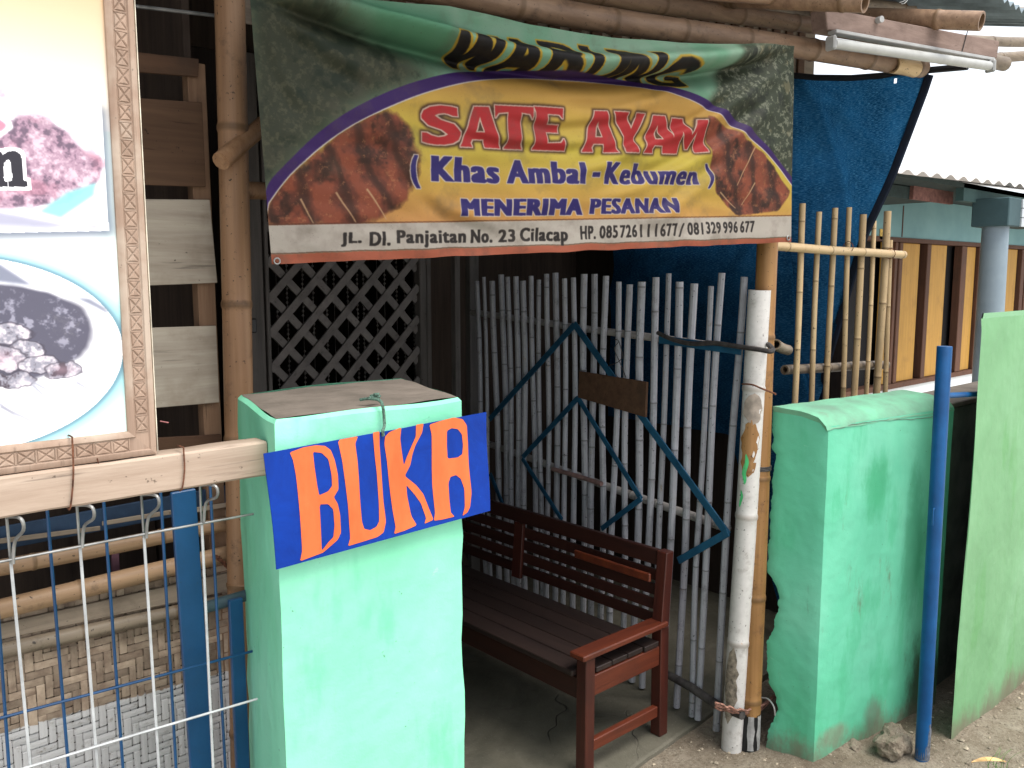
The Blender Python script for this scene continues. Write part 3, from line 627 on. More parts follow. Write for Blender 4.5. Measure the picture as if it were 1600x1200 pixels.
    MB().box((xl+.01, yf+.014, zb+.01), (xr+.0035, yf+.022, zt)).build('backing_board', mat_flat('pale_backing', (214, 208, 190), .7), root)
    # frame members: moulded section swept along the edge
    prof = [(0, .014), (0, .002), (.004, 0), (.010, 0), (.012, .003), (.035, .003), (.037, 0), (.042, .001), (.047, .006), (.047, .014)]
    def member(side):
        mbb = MB(); k3 = len(prof); n = 30; vv = []
        for i in range(n+1):
            for a, b in prof:
                if side == 'r': s_ = zb+a+(zt-zb-2*a)*i/n; vv.append((xr-a, yf+b, s_))
                if side == 'l': s_ = zb+a+(zt-zb-2*a)*i/n; vv.append((xl+a, yf+b, s_))
                if side == 'b': s_ = xl+a+(xr-xl-2*a)*i/n; vv.append((s_, yf+b, zb+a))
                if side == 't': s_ = xl+a+(xr-xl-2*a)*i/n; vv.append((s_, yf+b, zt-a))
        mbb.add(vv, [(i*k3+j, i*k3+(j+1) % k3, (i+1)*k3+(j+1) % k3, (i+1)*k3+j) for i in range(n) for j in range(k3)]); return mbb.build('frame', MT['frame'], root, True)
    fr = {s_: member(s_) for s_ in 'rlbt'}
    # carved crosses: one shared tile of four raised facets with a rim
    def tile():
        h = .0135; w2 = .0105; b = MB(); C4 = [V(-w2, 0, -h), V(w2, 0, -h), V(w2, 0, h), V(-w2, 0, h)]
        for i in range(4):
            a, c2 = C4[i], C4[(i+1) % 4]; tri = [a, c2, V(0, 0, 0)]; g = sum(tri)/3; base = [p*.93+g*.07 for p in tri]; tp = [p*.55+g*.45+V(0, -.0024, 0) for p in tri]
            b.add(base+tp, [(3, 4, 5), (0, 1, 4, 3), (1, 2, 5, 4), (2, 0, 3, 5)])
        e = .0019
        for (p, q) in ((V(-w2, 0, -h-.001), V(w2, 0, -h-.001)), (V(-w2, 0, h+.001), V(w2, 0, h+.001))): b.beam(p, q, .003, e, (0, 0, 1))
        return b
    tm = tile(); me = bpy.data.meshes.new('carving'); me.from_pydata(tm.v, [], tm.f); me.materials.append(MT['frame'])
    bmm = bmesh.new(); bmm.from_mesh(me); bmesh.ops.recalc_face_normals(bmm, faces=bmm.faces); bmm.to_mesh(me); bmm.free()
    z = zb+.06
    while z < zt-.05:
        o = bpy.data.objects.new('carving', me); COL.objects.link(o); o.parent = fr['r']; o.location = tuple(V(xr-.0235, yf+.0028, z)-o0); o.rotation_euler = (0, random.uniform(-.04, .04), 0); o.scale = (1, random.uniform(.7, 1.1), random.uniform(.95, 1.03)); z += .0305
    x = xr-.062
    while x > xl+.05:
        o = bpy.data.objects.new('carving', me); COL.objects.link(o); o.parent = fr['b']; o.location = tuple(V(x, yf+.0028, zb+.0235)-o0); o.rotation_euler = (0, math.pi/2+random.uniform(-.04, .04), 0); o.scale = (1, random.uniform(.7, 1.1), random.uniform(.98, 1.04)); x -= .0305
    a = at_y(250, 658, yf+.01); wire('nail', [a, a+V(.014, -.004, -.004)], .0012, mat_flat('rusty_pink_nail', (150, 92, 92), .7), root, 5)
    a = at_y(154, 724, yf-.001); wire('nail', [a, a+V(-.003, -.004, .01)], .0012, MT['rust'], root, 5)
    # pale timber strip behind the outer edge
    MB().box((xr+.004, yf+.008, zb+.004), (xr+.0055, yf+.02, zt)).build('edge_strip', mat_flat('cream_edge', (226, 216, 196), .7), root)
menu_sign()

# ------------------------------------------------------------------ facade left: stall wall
YW = 2.35
def front_wall():
    root = empty('stall_front_wall', (.5, YW, 0), 'stall front patched from plywood offcuts, bamboo and woven bamboo, left of the entrance', 'wall')
    def pan(c4, mat, yy=YW, th=.012, bev=.0015, name='panel', ext=1.0):
        q = [at_y(x, y, yy) for x, y in c4]            # TL TR BR BL
        d = (q[0]-q[1]); q[0] = q[0]+d*ext; d = (q[3]-q[2]); q[3] = q[3]+d*ext
        b = V(0, th, 0); return MB().box8([q[3], q[2], q[2]+b, q[3]+b, q[0], q[1], q[1]+b, q[0]+b]).build(name, mat, root, bevel=bev)
    pan([(212, 81), (311, 92), (310, 120), (212, 112)], MT['plank_brown'])
    pan([(216, 153), (316, 160), (322, 292), (228, 289)], MT['ply_brown'], th=.01)['label'] = 'brown plywood offcut, topmost of the large ones'
    pan([(230, 311), (328, 312), (340, 442), (238, 446)], MT['ply'], th=.01)
    pan([(242, 512), (338, 509), (343, 629), (250, 637)], MT['ply'], th=.01)
    pan([(253, 684), (346, 679), (348, 700), (254, 712)], MT['plank_brown'], th=.012)
    # stud behind
    a = at_y(302, 100, YW+.03); b = at_y(330, 680, YW+.03); MB().beam(V(b[0], YW+.03, .7), a-V(0, 0, .0), .05, .04, (0, 1, 0)).build('stud', MT['stud'], root, bevel=.002)
    MB().box((.1, YW+.02, .4), (.15, YW+.06, 3.0)).build('stud', MT['stud'], root)
    MB().box((-.75, YW+.02, .0), (-.7, YW+.06, 3.0)).build('stud', MT['stud'], root)
    pan([(0, 824), (366, 757), (366, 790), (0, 860)], MT['navy_board'], YW+.02, .01)
    pan([(0, 842), (157, 822), (157, 829), (0, 850)], MT['plank_grey'], YW+.004, .006); pan([(160, 815), (268, 797), (268, 804), (160, 822)], MT['plank_grey'], YW-.002, .006, ext=.0)
    pan([(296, 795), (364, 784), (364, 791), (296, 803)], MT['plank_grey'], YW+.004, .006, ext=0)
    pan([(330, 800), (362, 795), (364, 860), (330, 866)], MT['plank_grey'], YW+.012, .008, ext=0)
    def bam(x0, y0, x1, y1, r, mat, s, dy=0, e=1.6):
        a = at_y(x0, y0, YW+dy); b = at_y(x1, y1, YW+dy); return bamboo('bamboo_rail', a-(b-a)*e, b, r, mat, root, s, gap=.3, bend=.006, n=12)
    bam(0, 887, 362, 817, .021, MT['bamx'], 3, -.01); bam(0, 950, 372, 862, .025, MT['bamx'], 4, -.012)
    pan([(0, 975), (366, 893), (366, 922), (0, 1000)], MT['plank_grey'], YW-.002, .012)
    bam(0, 1018, 368, 936, .02, MT['bamgrey'], 6, -.006)
    bam(0, 1480, 368, 1330, .02, MT['bamgrey'], 7, -.006)
    p = at_y(180, 880, YW+.05); MB().beam(p+V(0, 0, .05), p+V(0, 0, -.09), .018, .01, (0, 1, 0)).build('stick', mat_flat('purple_stick', (110, 74, 88), .8), root)
    # twisted cord near the pole
    a = at_y(336, 868, YW-.05); b = at_y(378, 915, YW-.05); pts = []; pts2 = []
    for i in range(25):
        t = i/24; c = a*(1-t)+b*t+V(0, 0, .01*math.sin(math.pi*t)); pts.append(c+V(math.cos(i*1.3), 0, math.sin(i*1.3))*.004); pts2.append(c-V(math.cos(i*1.3), 0, math.sin(i*1.3))*.004)
    MB().tube(pts, .004, 6).tube(pts2, .004, 6).build('twisted_cord', MT['rust'], root, True)
    # woven bamboo strips, three over three under
    k = M('woven_bamboo_strip', .8, .25); a = k.noise(1, 6, (24, 24, 24)); c1 = k.ramp(a, [(.35, srgb(134, 114, 98)), (.65, srgb(178, 158, 138))]); c1 = rand_tint(k, c1, .62, 1.2)
    wn = k.noise(26, 8, (1, 1, 1), .8); wh = k.mix(k.g(wn, .56, .68), srgb(204, 201, 200), srgb(142, 132, 122)); wh = rand_tint(k, wh, .84, 1.06)
    P_ = k.xyz(); ln = k.math('ADD', P_[2], k.math('MULTIPLY', k.noise(40, 3, rnd=True), .02)); ln = k.math('ADD', ln, k.math('MULTIPLY', P_[0], .045))
    col = k.mix(k.g(ln, .752, .748), c1, wh); d = k.noise(9, 8, rnd=False, rough=.8); col = k.mix(k.math('MULTIPLY', k.g(d, .55, .72), .5), col, srgb(98, 86, 74)); k.bump(a, .4, .002); wm = k.done(col)
    pit = .0205; x0, x1, z0, z1 = -.12, 1.07, .18, 1.03; nxs = int((x1-x0)/pit); nzs = int((z1-z0)/pit); yy = YW+.012
    def over(i, j): return ((i+j*1) % 6) < 3 if (j // 9) % 2 == 0 else ((i-j) % 6) < 3
    # a twill that turns direction, as in the photograph
    rg = random.Random(5)
    for i in range(nxs):
        xc = x0+(i+.5)*pit; vv = []; hw = pit*rg.uniform(.38, .49); kk = 0; tl = rg.uniform(-.002, .002)
        for j in range(nzs):
            for e in (.12, .88):
                z = z0+(j+e)*pit; yo = -.0022 if over(i, j) else .0022; xx = xc+tl*(j/nzs-.5)*2
                vv += [(xx-hw, yy+yo, z), (xx, yy+yo-.0008, z), (xx+hw, yy+yo, z)]; kk += 1
        ff = [(q*3+c_, q*3+c_+1, q*3+c_+4, q*3+c_+3) for q in range(kk-1) for c_ in (0, 1)]; MB().add(vv, ff).build('bamboo_strip', wm, root)
    for j in range(nzs):
        zc = z0+(j+.5)*pit; vv = []; hw = pit*rg.uniform(.38, .49); kk = 0
        for i in range(nxs):
            for e in (.12, .88):
                x = x0+(i+e)*pit; yo = .0022 if over(i, j) else -.0022; vv += [(x, yy+yo, zc-hw), (x, yy+yo-.0008, zc), (x, yy+yo, zc+hw)]; kk += 1
        ff = [(q*3+c_, q*3+c_+1, q*3+c_+4, q*3+c_+3) for q in range(kk-1) for c_ in (0, 1)]; MB().add(vv, ff).build('bamboo_strip', wm, root)
    MB().box((x0-1.2, YW+.02, 0), (x1, YW+.028, z1)).build('backing', MT['wall_dark'], root)
front_wall()
# bamboo corner pole with its two stubs
def corner_pole():
    a = at_y(358, 0, 2.27); b = at_y(372, 690, 2.27)
    root = empty('bamboo_pole', (b[0], 2.27, 0), 'thick brown bamboo corner pole between the plywood patches and the banner', 'pole')
    d = (a-b)/(a[2]-b[2]); bamboo('culm', V(b[0]-d[0]*b[2], 2.27, -.02), a+d*.6, .039, MT['pole'], root, 21, n=16, gap=.42, bend=.004)
    def stub(p, q, r, s, yp, yq):
        p = at_y(p[0], p[1], yp); q = at_y(q[0], q[1], yq); o = bamboo('stub', p, q, r, MT['pole'], root, s, n=12, gap=.5, bend=0); return o
    stub((345, 252), (420, 188), .024, 5, 2.2, 2.3); stub((372, 297), (470, 300), .024, 6, 2.26, 2.34)
corner_pole()

# ------------------------------------------------------------------ banner
PBASE = at_z(1178, 1165, 0.0)
BA = V(1.0, 2.06); BB = np.array([PBASE[0]-.0, PBASE[1]-.09])
TB = (BB-BA)/np.linalg.norm(BB-BA); NB = np.array([TB[1], -TB[0]])     # NB faces the street
def bs(x, y): p = at_v(x, y, BA, BB); return (float((p[:2]-BA)@TB), float(p[2]))
def banner():
    TL, TR, BR, BL = bs(390, -8), bs(1241, 70), bs(1236, 378), bs(425, 413)
    s0 = min(TL[0], BL[0])-.03; s1 = max(TR[0], BR[0])+.03; z0 = min(BL[1], BR[1])-.04; z1 = max(TL[1], TR[1])+.1
    c = Canvas(s0, s1, z0, z1, 1150); hh, ww = c.h, c.w
    Q = lambda pts: [bs(*p) for p in pts]
    n1 = fbm(hh, ww, 46, 5, 1, .6); n2 = fbm(hh, ww, 14, 4, 2, .7); n3 = fbm(hh, ww, 120, 3, 4)
    X_ = c.s0+(np.arange(ww)+.5)[None, :]/c.res*np.ones((hh, 1)); Z_ = c.z1-(np.arange(hh)+.5)[:, None]/c.res*np.ones((1, ww))
    c.img[:] = np.array([148, 200, 170])/255
    c.put(np.clip((n3-.45)*3, 0, 1), (110, 188, 146), .8)
    # leafy dark corners
    lf = blur(c.poly(Q([(380, -20), (470, -20), (560, 40), (650, 90), (690, 115), (560, 170), (420, 300), (380, 420)])), 34)
    c.put(lf, (64, 70, 52), .97); c.put(lf*np.clip((n2-.5)*5, 0, 1), (112, 112, 84), .5); c.put(lf*np.clip((.45-n1)*6, 0, 1), (40, 54, 40), .8)
    c.put(blur(c.poly(Q([(520, -10), (700, 20), (720, 100), (600, 60)])), 22), (70, 158, 112), .7)
    rf = blur(c.poly(Q([(1245, 60), (1150, 70), (1130, 120), (1105, 165), (1170, 210), (1245, 300)])), 14)
    c.put(rf, (60, 68, 50), .95); c.put(rf*np.clip((n2-.52)*7, 0, 1), (150, 158, 136), .75); c.put(rf*np.clip((.42-n1)*7, 0, 1), (40, 48, 38), .8); c.put(rf*np.clip((n1-.66)*9, 0, 1), (170, 160, 120), .5)
    # WARUNG, black with yellow edge, on a downward arc
    lt = [('W', 700, 58, 772, 62, 98), ('A', 768, 62, 830, 66, 106), ('R', 838, 66, 908, 72, 112), ('U', 906, 72, 962, 80, 118), ('N', 962, 82, 1018, 88, 124), ('G', 1024, 92, 1080, 98, 130)]
    mk = np.zeros((hh, ww))
    for ch, xa, ya, xb, yb, yl in lt:
        v, t = text_tris(ch); q = to_quad(v, [bs(xa+2, ya), bs(xb-4, yb), bs(xb-1, yl+3), bs(xa+8, yl)]); mk = np.maximum(mk, c.fill([[q[i] for i in tt] for tt in t]))
    mk = dil(mk, 9, 3); c.put(blur(dil(mk, 5), 1), (214, 176, 40)); c.put(blur(mk, 1), (26, 24, 24))
    # arch
    outer = [(412, 322), (418, 290), (440, 262), (500, 205), (560, 165), (640, 130), (720, 110), (800, 103), (900, 104), (1000, 120), (1080, 143), (1150, 185), (1200, 232), (1240, 280)]
    inner = [(421, 318), (460, 268), (530, 210), (600, 172), (680, 141), (760, 124), (850, 118), (950, 124), (1040, 142), (1110, 172), (1170, 218), (1210, 255), (1240, 294)]
    def smooth_line(p):
        p = [np.array(q, float) for q in p]; P_ = [p[0]]+p+[p[-1]]; o = []
        for i in range(1, len(P_)-2):
            for k in range(6):
                t = k/6; a, b, cc, d = P_[i-1:i+3]; o.append(.5*((2*b)+(cc-a)*t+(2*a-5*b+4*cc-d)*t*t+(3*b-a-3*cc+d)*t**3))
        return o+[p[-1]]
    outer = smooth_line(outer); inner = smooth_line(inner)
    c.put(blur(c.poly(Q(list(outer)+[(1245, 345), (415, 356)])), 1), (64, 32, 116))
    im_ = c.poly(Q(list(inner)+[(1245, 342), (415, 356)])); c.put(blur(dil(im_, 3), 1), (226, 220, 214))
    msk = blur(im_, 1)
    zt_ = np.clip((Z_-z0)/(z1-z0), 0, 1); yel = np.clip(1-abs(zt_-.42)/.17, 0, 1)[..., None]
    body = np.array([232, 178, 76])/255*(1-yel)+np.array([226, 206, 62])/255*yel; lo = np.clip((.27-zt_)/.13, 0, 1)[..., None]; body = body*(1-lo)+np.array([234, 160, 92])/255*lo
    body = body*(0.94+.1*n3[..., None]); c.img += (body-c.img)*msk[..., None]
    # satay meat left and right
    def meat(poly, bl, sd, dark):
        mm = blur(c.poly(Q(poly)), bl); mm = np.clip((mm+(n1-.5)*.6-.3)*2.6, 0, 1)*msk; a = fbm(hh, ww, 60, 4, sd, .65)
        st_ = .5+.5*np.sin((X_*1.0+Z_*.35)*62+n3*5); c.put(mm, (122, 62, 44)); c.put(mm*np.clip((a+.25*st_-.6)*5, 0, 1), (168, 82, 54), .9); c.put(mm*np.clip((.25-st_)*4, 0, 1), dark, .7); c.put(mm*np.clip((.45-a)*6, 0, 1), dark, .9); c.put(mm*np.clip((n2-.6)*5, 0, 1), (206, 136, 84), .5)
    meat([(415, 352), (422, 305), (480, 250), (540, 200), (600, 172), (640, 190), (655, 260), (630, 320), (560, 352)], 22, 31, (66, 40, 28))
    meat([(1105, 180), (1150, 205), (1200, 250), (1236, 300), (1215, 330), (1150, 336), (1118, 300), (1110, 240)], 10, 33, (60, 38, 30))
    for p, q in (((470, 310), (490, 350)), ((525, 300), (555, 348)), ((572, 295), (603, 343)), ((1178, 230), (1150, 290)), ((1180, 285), (1160, 320)), ((1125, 300), (1150, 325))):
        a, b = np.array(bs(*p)), np.array(bs(*q)); d = (b-a)/np.linalg.norm(b-a); nr = np.array([-d[1], d[0]])*.0028; c.put(blur(c.poly([tuple(a+nr), tuple(b+nr*.5), tuple(b-nr*.5), tuple(a-nr)]), 1), (222, 178, 130), .85)
    # SATE AYAM
    lt = [('S', 658, 164, 720, 163, 227, 227), ('A', 718, 166, 783, 168, 229, 231), ('T', 772, 165, 832, 168, 231, 233), ('E', 833, 167, 883, 170, 233, 235),
          ('A', 909, 173, 964, 175, 237, 238), ('Y', 958, 175, 1008, 178, 238, 239), ('A', 1003, 179, 1058, 182, 239, 239), ('M', 1050, 184, 1105, 188, 239, 237)]
    mk = np.zeros((hh, ww))
    for ch, xa, ya, xb, yb, yla, ylb in lt:
        qd = [bs(xa, ya), bs(xb, yb), bs(xb, ylb), bs(xa, yla)]
        if ch == 'S':
            v, t = text_tris('S'); q = to_quad(v*np.array([.86, .9])+np.array([.07, .05]), qd); mk = np.maximum(mk, dil(c.fill([[q[i] for i in tt] for tt in t]), 7, 4))
        else:
            lp = [to_quad(np.array(l_), qd) for l_ in GL[ch]]; mk = np.maximum(mk, c.poly([tuple(p) for p in lp[0]], [[tuple(p) for p in l_] for l_ in lp[1:]]))
    c.put(blur(dil(mk, 9), 4), (74, 44, 30), .95); c.put(blur(dil(mk, 4), 1), (226, 190, 172)); c.put(blur(mk, 1), (212, 40, 44))
    def line(s_, quad_, bold, col, halo=None, hw=3, thin=1):
        v, t = text_tris(s_, sp_=1.16 if len(s_) > 1 else 1); q = to_quad(v, [bs(*p) for p in quad_]); c.glyphs(q, t, bold, thin, halo, hw, col)
    nv = (50, 40, 128); ha = (226, 214, 200)
    line('Khas', [(676, 244), (778, 250), (778, 286), (676, 283)], 8, nv, ha); line('Ambal', [(796, 250), (910, 254), (910, 287), (796, 286)], 7, nv, ha)
    line('-', [(924, 270), (935, 270), (935, 276), (924, 276)], 2, nv, ha); line('Kebumen', [(946, 254), (1092, 260), (1090, 288), (946, 287)], 6, nv, ha)
    line('(', [(640, 243), (650, 243), (654, 294), (643, 292)], 4, nv, ha); line(')', [(1104, 256), (1112, 258), (1113, 292), (1105, 294)], 3, nv, ha)
    line('MENERIMA', [(722, 311), (908, 311), (908, 335), (722, 337)], 7, nv, ha, 3, 1); line('PESANAN', [(923, 311), (1056, 309), (1056, 332), (923, 334)], 6, nv, ha, 3, 1)
    # address strip
    st = c.poly([bs(*p) for p in ((400, 352), (1260, 337), (1260, 369), (400, 397))]); c.put(blur(st, 1), (206, 200, 190)); c.put(st*np.clip((n1-.5)*2.4, 0, 1), (158, 148, 138), .5)
    for a, b in (((400, 351), (1260, 336)), ((400, 397), (1260, 369.5))):
        k_ = c.poly([bs(a[0], a[1]-.8), bs(b[0], b[1]-.6), bs(b[0], b[1]+.6), bs(a[0], a[1]+.8)]); c.put(blur(k_, 1), (96, 50, 34), .9)
    hm = c.poly([bs(*p) for p in ((400, 398), (1260, 370), (1260, 400), (400, 430))]); c.put(blur(hm, 1), (196, 100, 70)); c.put(hm*np.clip((n1-.5)*3, 0, 1), (150, 84, 62), .7)
    dk = (48, 42, 40)
    for s_, qd, b_ in (('JL.', [(533, 364), (562, 363), (562, 384), (533, 385)], 3), ('DI.', [(577, 363), (608, 362), (608, 383), (577, 384)], 3), ('Panjaitan', [(621, 360), (729, 358), (729, 385), (621, 386)], 3),
                       ('No.', [(739, 359), (771, 358), (771, 378), (739, 379)], 3), ('23', [(782, 359), (806, 358), (806, 377), (782, 378)], 3), ('Cilacap', [(816, 356), (887, 355), (887, 382), (816, 383)], 3),
                       ('HP.', [(908, 353), (930, 353), (930, 373), (908, 374)], 2), ('085', [(937, 353), (964, 352), (964, 371), (937, 372)], 2), ('726', [(969, 352), (995, 351), (995, 370), (969, 371)], 2), ('111', [(1001, 351), (1025, 350), (1025, 369), (1001, 370)], 2),
                       ('677', [(1031, 350), (1056, 349), (1056, 368), (1031, 369)], 2), ('/', [(1060, 349), (1067, 349), (1064, 370), (1057, 370)], 1), ('081', [(1072, 348), (1095, 348), (1095, 366), (1072, 367)], 2),
                       ('329', [(1101, 347), (1124, 347), (1124, 364), (1101, 365)], 2), ('996', [(1129, 347), (1152, 346), (1152, 363), (1129, 364)], 2), ('677', [(1157, 346), (1179, 345), (1179, 362), (1157, 363)], 2)):
        line(s_, qd, b_, dk)
    # faint soot and dust of its own
    c.put(np.clip((fbm(hh, ww, 90, 5, 77, .65)-.55)*3, 0, 1), (110, 100, 84), .35); c.put((RNG.rand(hh, ww) > .9985)*1.0, (50, 44, 38), .6)
    lum_ = c.img.mean(2, keepdims=True); c.img = (c.img*.86+lum_*.14)*np.array([.70, .68, .66])
    im = c.image('banner_print')
    k = M('vinyl_banner', .62, .16); it = k.n('ShaderNodeTexImage'); it.image = im; k.l(k.co.outputs['UV'], it.inputs[0])
    k.bump(k.noise(420, 2, rnd=False), .12, .001); k.bump(k.noise(22, 5, rnd=False), .35, .004)
    k.l(it.outputs[0], k.b.inputs['Base Color']); bm_ = k.done(it.outputs[0])
    me = bpy.data.meshes.new('cloth'); nx, ny = 300, 130; L0 = V(BA[0], BA[1], z0)
    root = empty('banner', L0, 'creased vinyl banner printed SATE AYAM over yellow arch, hanging above the entrance', 'banner')
    creases = []     # (polyline in photo of the crease, width px, depth m)
    def seg_d(x, y, pl):
        best = 1e9; sg = 0; k_ = -1; n_s = len(pl)-1; pos = 0
        for (x0_, y0_), (x1_, y1_) in zip(pl[:-1], pl[1:]):
            dx, dy = x1_-x0_, y1_-y0_; t = min(1, max(0, ((x-x0_)*dx+(y-y0_)*dy)/(dx*dx+dy*dy))); px_, py_ = x0_+t*dx, y0_+t*dy; d = math.hypot(x-px_, y-py_); k_ += 1
            if d < best: best = d; pos = (k_+t)/n_s; sg = 1 if (dx*(y-py_)-dy*(x-px_)) > 0 else -1
        return best*sg, pos
    # creases in banner units, below = positive side
    CR = [([(400, -5), (520, 22), (600, 48), (700, 72), (790, 96), (880, 108), (980, 110), (1080, 106), (1160, 96), (1240, 76)], 15, .085, 1.0),
          ([(560, 25), (640, 45), (720, 66)], 7, .012, 1), ([(400, 10), (470, 60), (540, 110), (600, 150)], 18, .012, 1), ([(395, 20), (430, 110), (470, 180)], 16, .010, 1),
          ([(1240, 90), (1180, 125), (1130, 165), (1080, 195), (1000, 222), (940, 248), (880, 270)], 12, .016, 1), ([(1240, 110), (1190, 170), (1130, 215), (1060, 255), (980, 290), (900, 312)], 14, .016, 1),
          ([(1150, 240), (1090, 285), (1040, 325), (1000, 350)], 13, .012, 1), ([(655, 300), (690, 330), (740, 350), (800, 366)], 14, .010, 1), ([(700, 200), (780, 222), (880, 232), (960, 215)], 12, .009, 1),
          ([(760, 175), (860, 196), (950, 190), (1050, 165)], 11, .008, 1), ([(1080, 110), (1020, 150), (940, 168), (850, 165)], 11, .007, 1), ([(1225, 100), (1228, 180), (1205, 240)], 8, .008, 1), ([(560, 190), (620, 240), (650, 300)], 20, .006, 1)]
    vv = []; uvs = []
    TLa, TRa, BRa, BLa = map(np.array, (TL, TR, BR, BL))
    pxc = lambda s_, z_: V(*([0]*0)) 
    def back(s_, z_):
        P = V(BA[0]+TB[0]*s_, BA[1]+TB[1]*s_, z_)-CP; D = P@FW; return 800+F*(P@RT)/D, 600-F*(P@UP)/D
    for j in range(ny+1):
        v = j/ny
        for i in range(nx+1):
            u = i/nx
            p = (TLa*(1-u)+TRa*u)*(1-v)+(BLa*(1-u)+BRa*u)*v
            x, y = back(*p)
            # the top hem sags between its ties
            pts_top = np.interp(x, [385, 560, 700, 830, 960, 1060, 1150, 1241], [-8, -2, 10, 38, 58, 67, 70, 70]); line_y = -8+(x-390)/(1241-390)*78
            sag = (pts_top-line_y)*(1-v)**1.5; y2 = y+sag
            s2, z2 = bs(x, y2); d = 0; zuv = z2
            for pl, wd, dp, _ in CR:
                q, ps_ = seg_d(x, y2, pl); en = min(1, ps_*4)*min(1, (1-ps_)*4)
                if dp > .04:
                    # heavy fold: cloth bulges out above, tucks in sharply below
                    am = min(1, (x-385)/170)*min(1, max(.2, (1250-x)/150)); d += dp*(math.exp(-((q+13)/12)**2)*.95-math.exp(-((q-8)/(11 if q < 8 else 20))**2)*.85)*am; z2 -= .020*am*math.exp(-((q+5)/8)**2); zfix = 0
                else: d += en*dp*1.1*(math.exp(-((q+wd*.5)/wd)**2)-math.exp(-((q-wd*.35)/(wd*.7))**2)*.9)
            d += .016*nz(x*.008, y2*.012, 2)+.006*nz(x*.012+y2*.02, y2*.035-x*.012, 5)
            fix = min(1, min(u, 1-u)*14+.15); 
            q2 = V(BA[0]+TB[0]*s2+NB[0]*d*fix, BA[1]+TB[1]*s2+NB[1]*d*fix, z2+.003*nz(u*20, 9)*(v > .95)); vv.append(tuple(q2-L0)); uvs.append(((s2-c.s0)/(c.s1-c.s0), (zuv-c.z0)/(c.z1-c.z0)))
    me.from_pydata(vv, [], [(j*(nx+1)+i, (j+1)*(nx+1)+i, (j+1)*(nx+1)+i+1, j*(nx+1)+i+1) for j in range(ny) for i in range(nx)])
    ul = me.uv_layers.new(name='UVMap'); ul.data.foreach_set('uv', [x for l_ in me.loops for x in uvs[l_.vertex_index]])
    link('cloth', me, bm_, root, True)
    for (x, y) in ((432, 408), (1230, 372)):
        s_, z_ = bs(x, y); cc = V(BA[0]+TB[0]*s_+NB[0]*.006, BA[1]+TB[1]*s_+NB[1]*.006, z_); pts = [cc+V(TB[0], TB[1], 0)*math.cos(a)*.0075+V(0, 0, 1)*math.sin(a)*.0075 for a in np.linspace(0, 2*math.pi, 17)]
        MB().tube(pts, .002, 6, False).build('eyelet', MT['wire_grey'], root, True)
banner()

# ------------------------------------------------------------------ entrance posts
def posts():
    top = at_v(1200, 392, BA, BB, .10); d = V(top[0]-PBASE[0], top[1]-PBASE[1]-.02, 0)/top[2]
    b0 = V(PBASE[0], PBASE[1]+.02, 0)
    root = empty('bamboo_post', b0, 'yellow bamboo entrance post with black and grey wrapped foot, right of the white fence', 'post')
    cul0 = b0+V(0, 0, .13)+d*.13; bamboo('culm', cul0, b0+V(0, 0, 2.62)+d*2.62, .0385, MT['bampost'], root, 31, n=18, gap=.5, bend=.004)
    MB().tube([b0+V(0, 0, -.03), b0+V(0, 0, .135)], .039, 18).build('wrapping', MT['black'], root, True)
    for a0, wd in ((-2.5, .32), (-1.55, .30), (-.75, .2)):
        mb = MB(); vv = []
        for j in range(13):
            z = -.01+.142*j/12; 
            for e in (-1, 0, 1):
                a = a0+e*wd+.05*math.sin(z*60+a0)*(e if e else .3)+.05*nz(z*50, a0*3); vv.append(b0+V(math.cos(a)*.0405, math.sin(a)*.0405, z))
        mb.add(vv, [(j*3+k, j*3+k+1, j*3+k+4, j*3+k+3) for j in range(12) for k in (0, 1)]); mb.build('grey_strip', mat_flat('grey_tape', (156, 154, 152), .7), root)
    def ring(z, r, th, m_, tilt=0): 
        c = b0+V(0, 0, z)+d*z*.8; pts = [c+V(math.cos(a)*r, math.sin(a)*r, tilt*math.cos(a)) for a in np.linspace(0, 2*math.pi, 21)]; return MB().tube(pts, th, 6, False).build('band', MT[m_], root, True)
    for dz in (0, .006, .012): ring(1.12+dz, .0405, .0035, 'rubber')
posts()

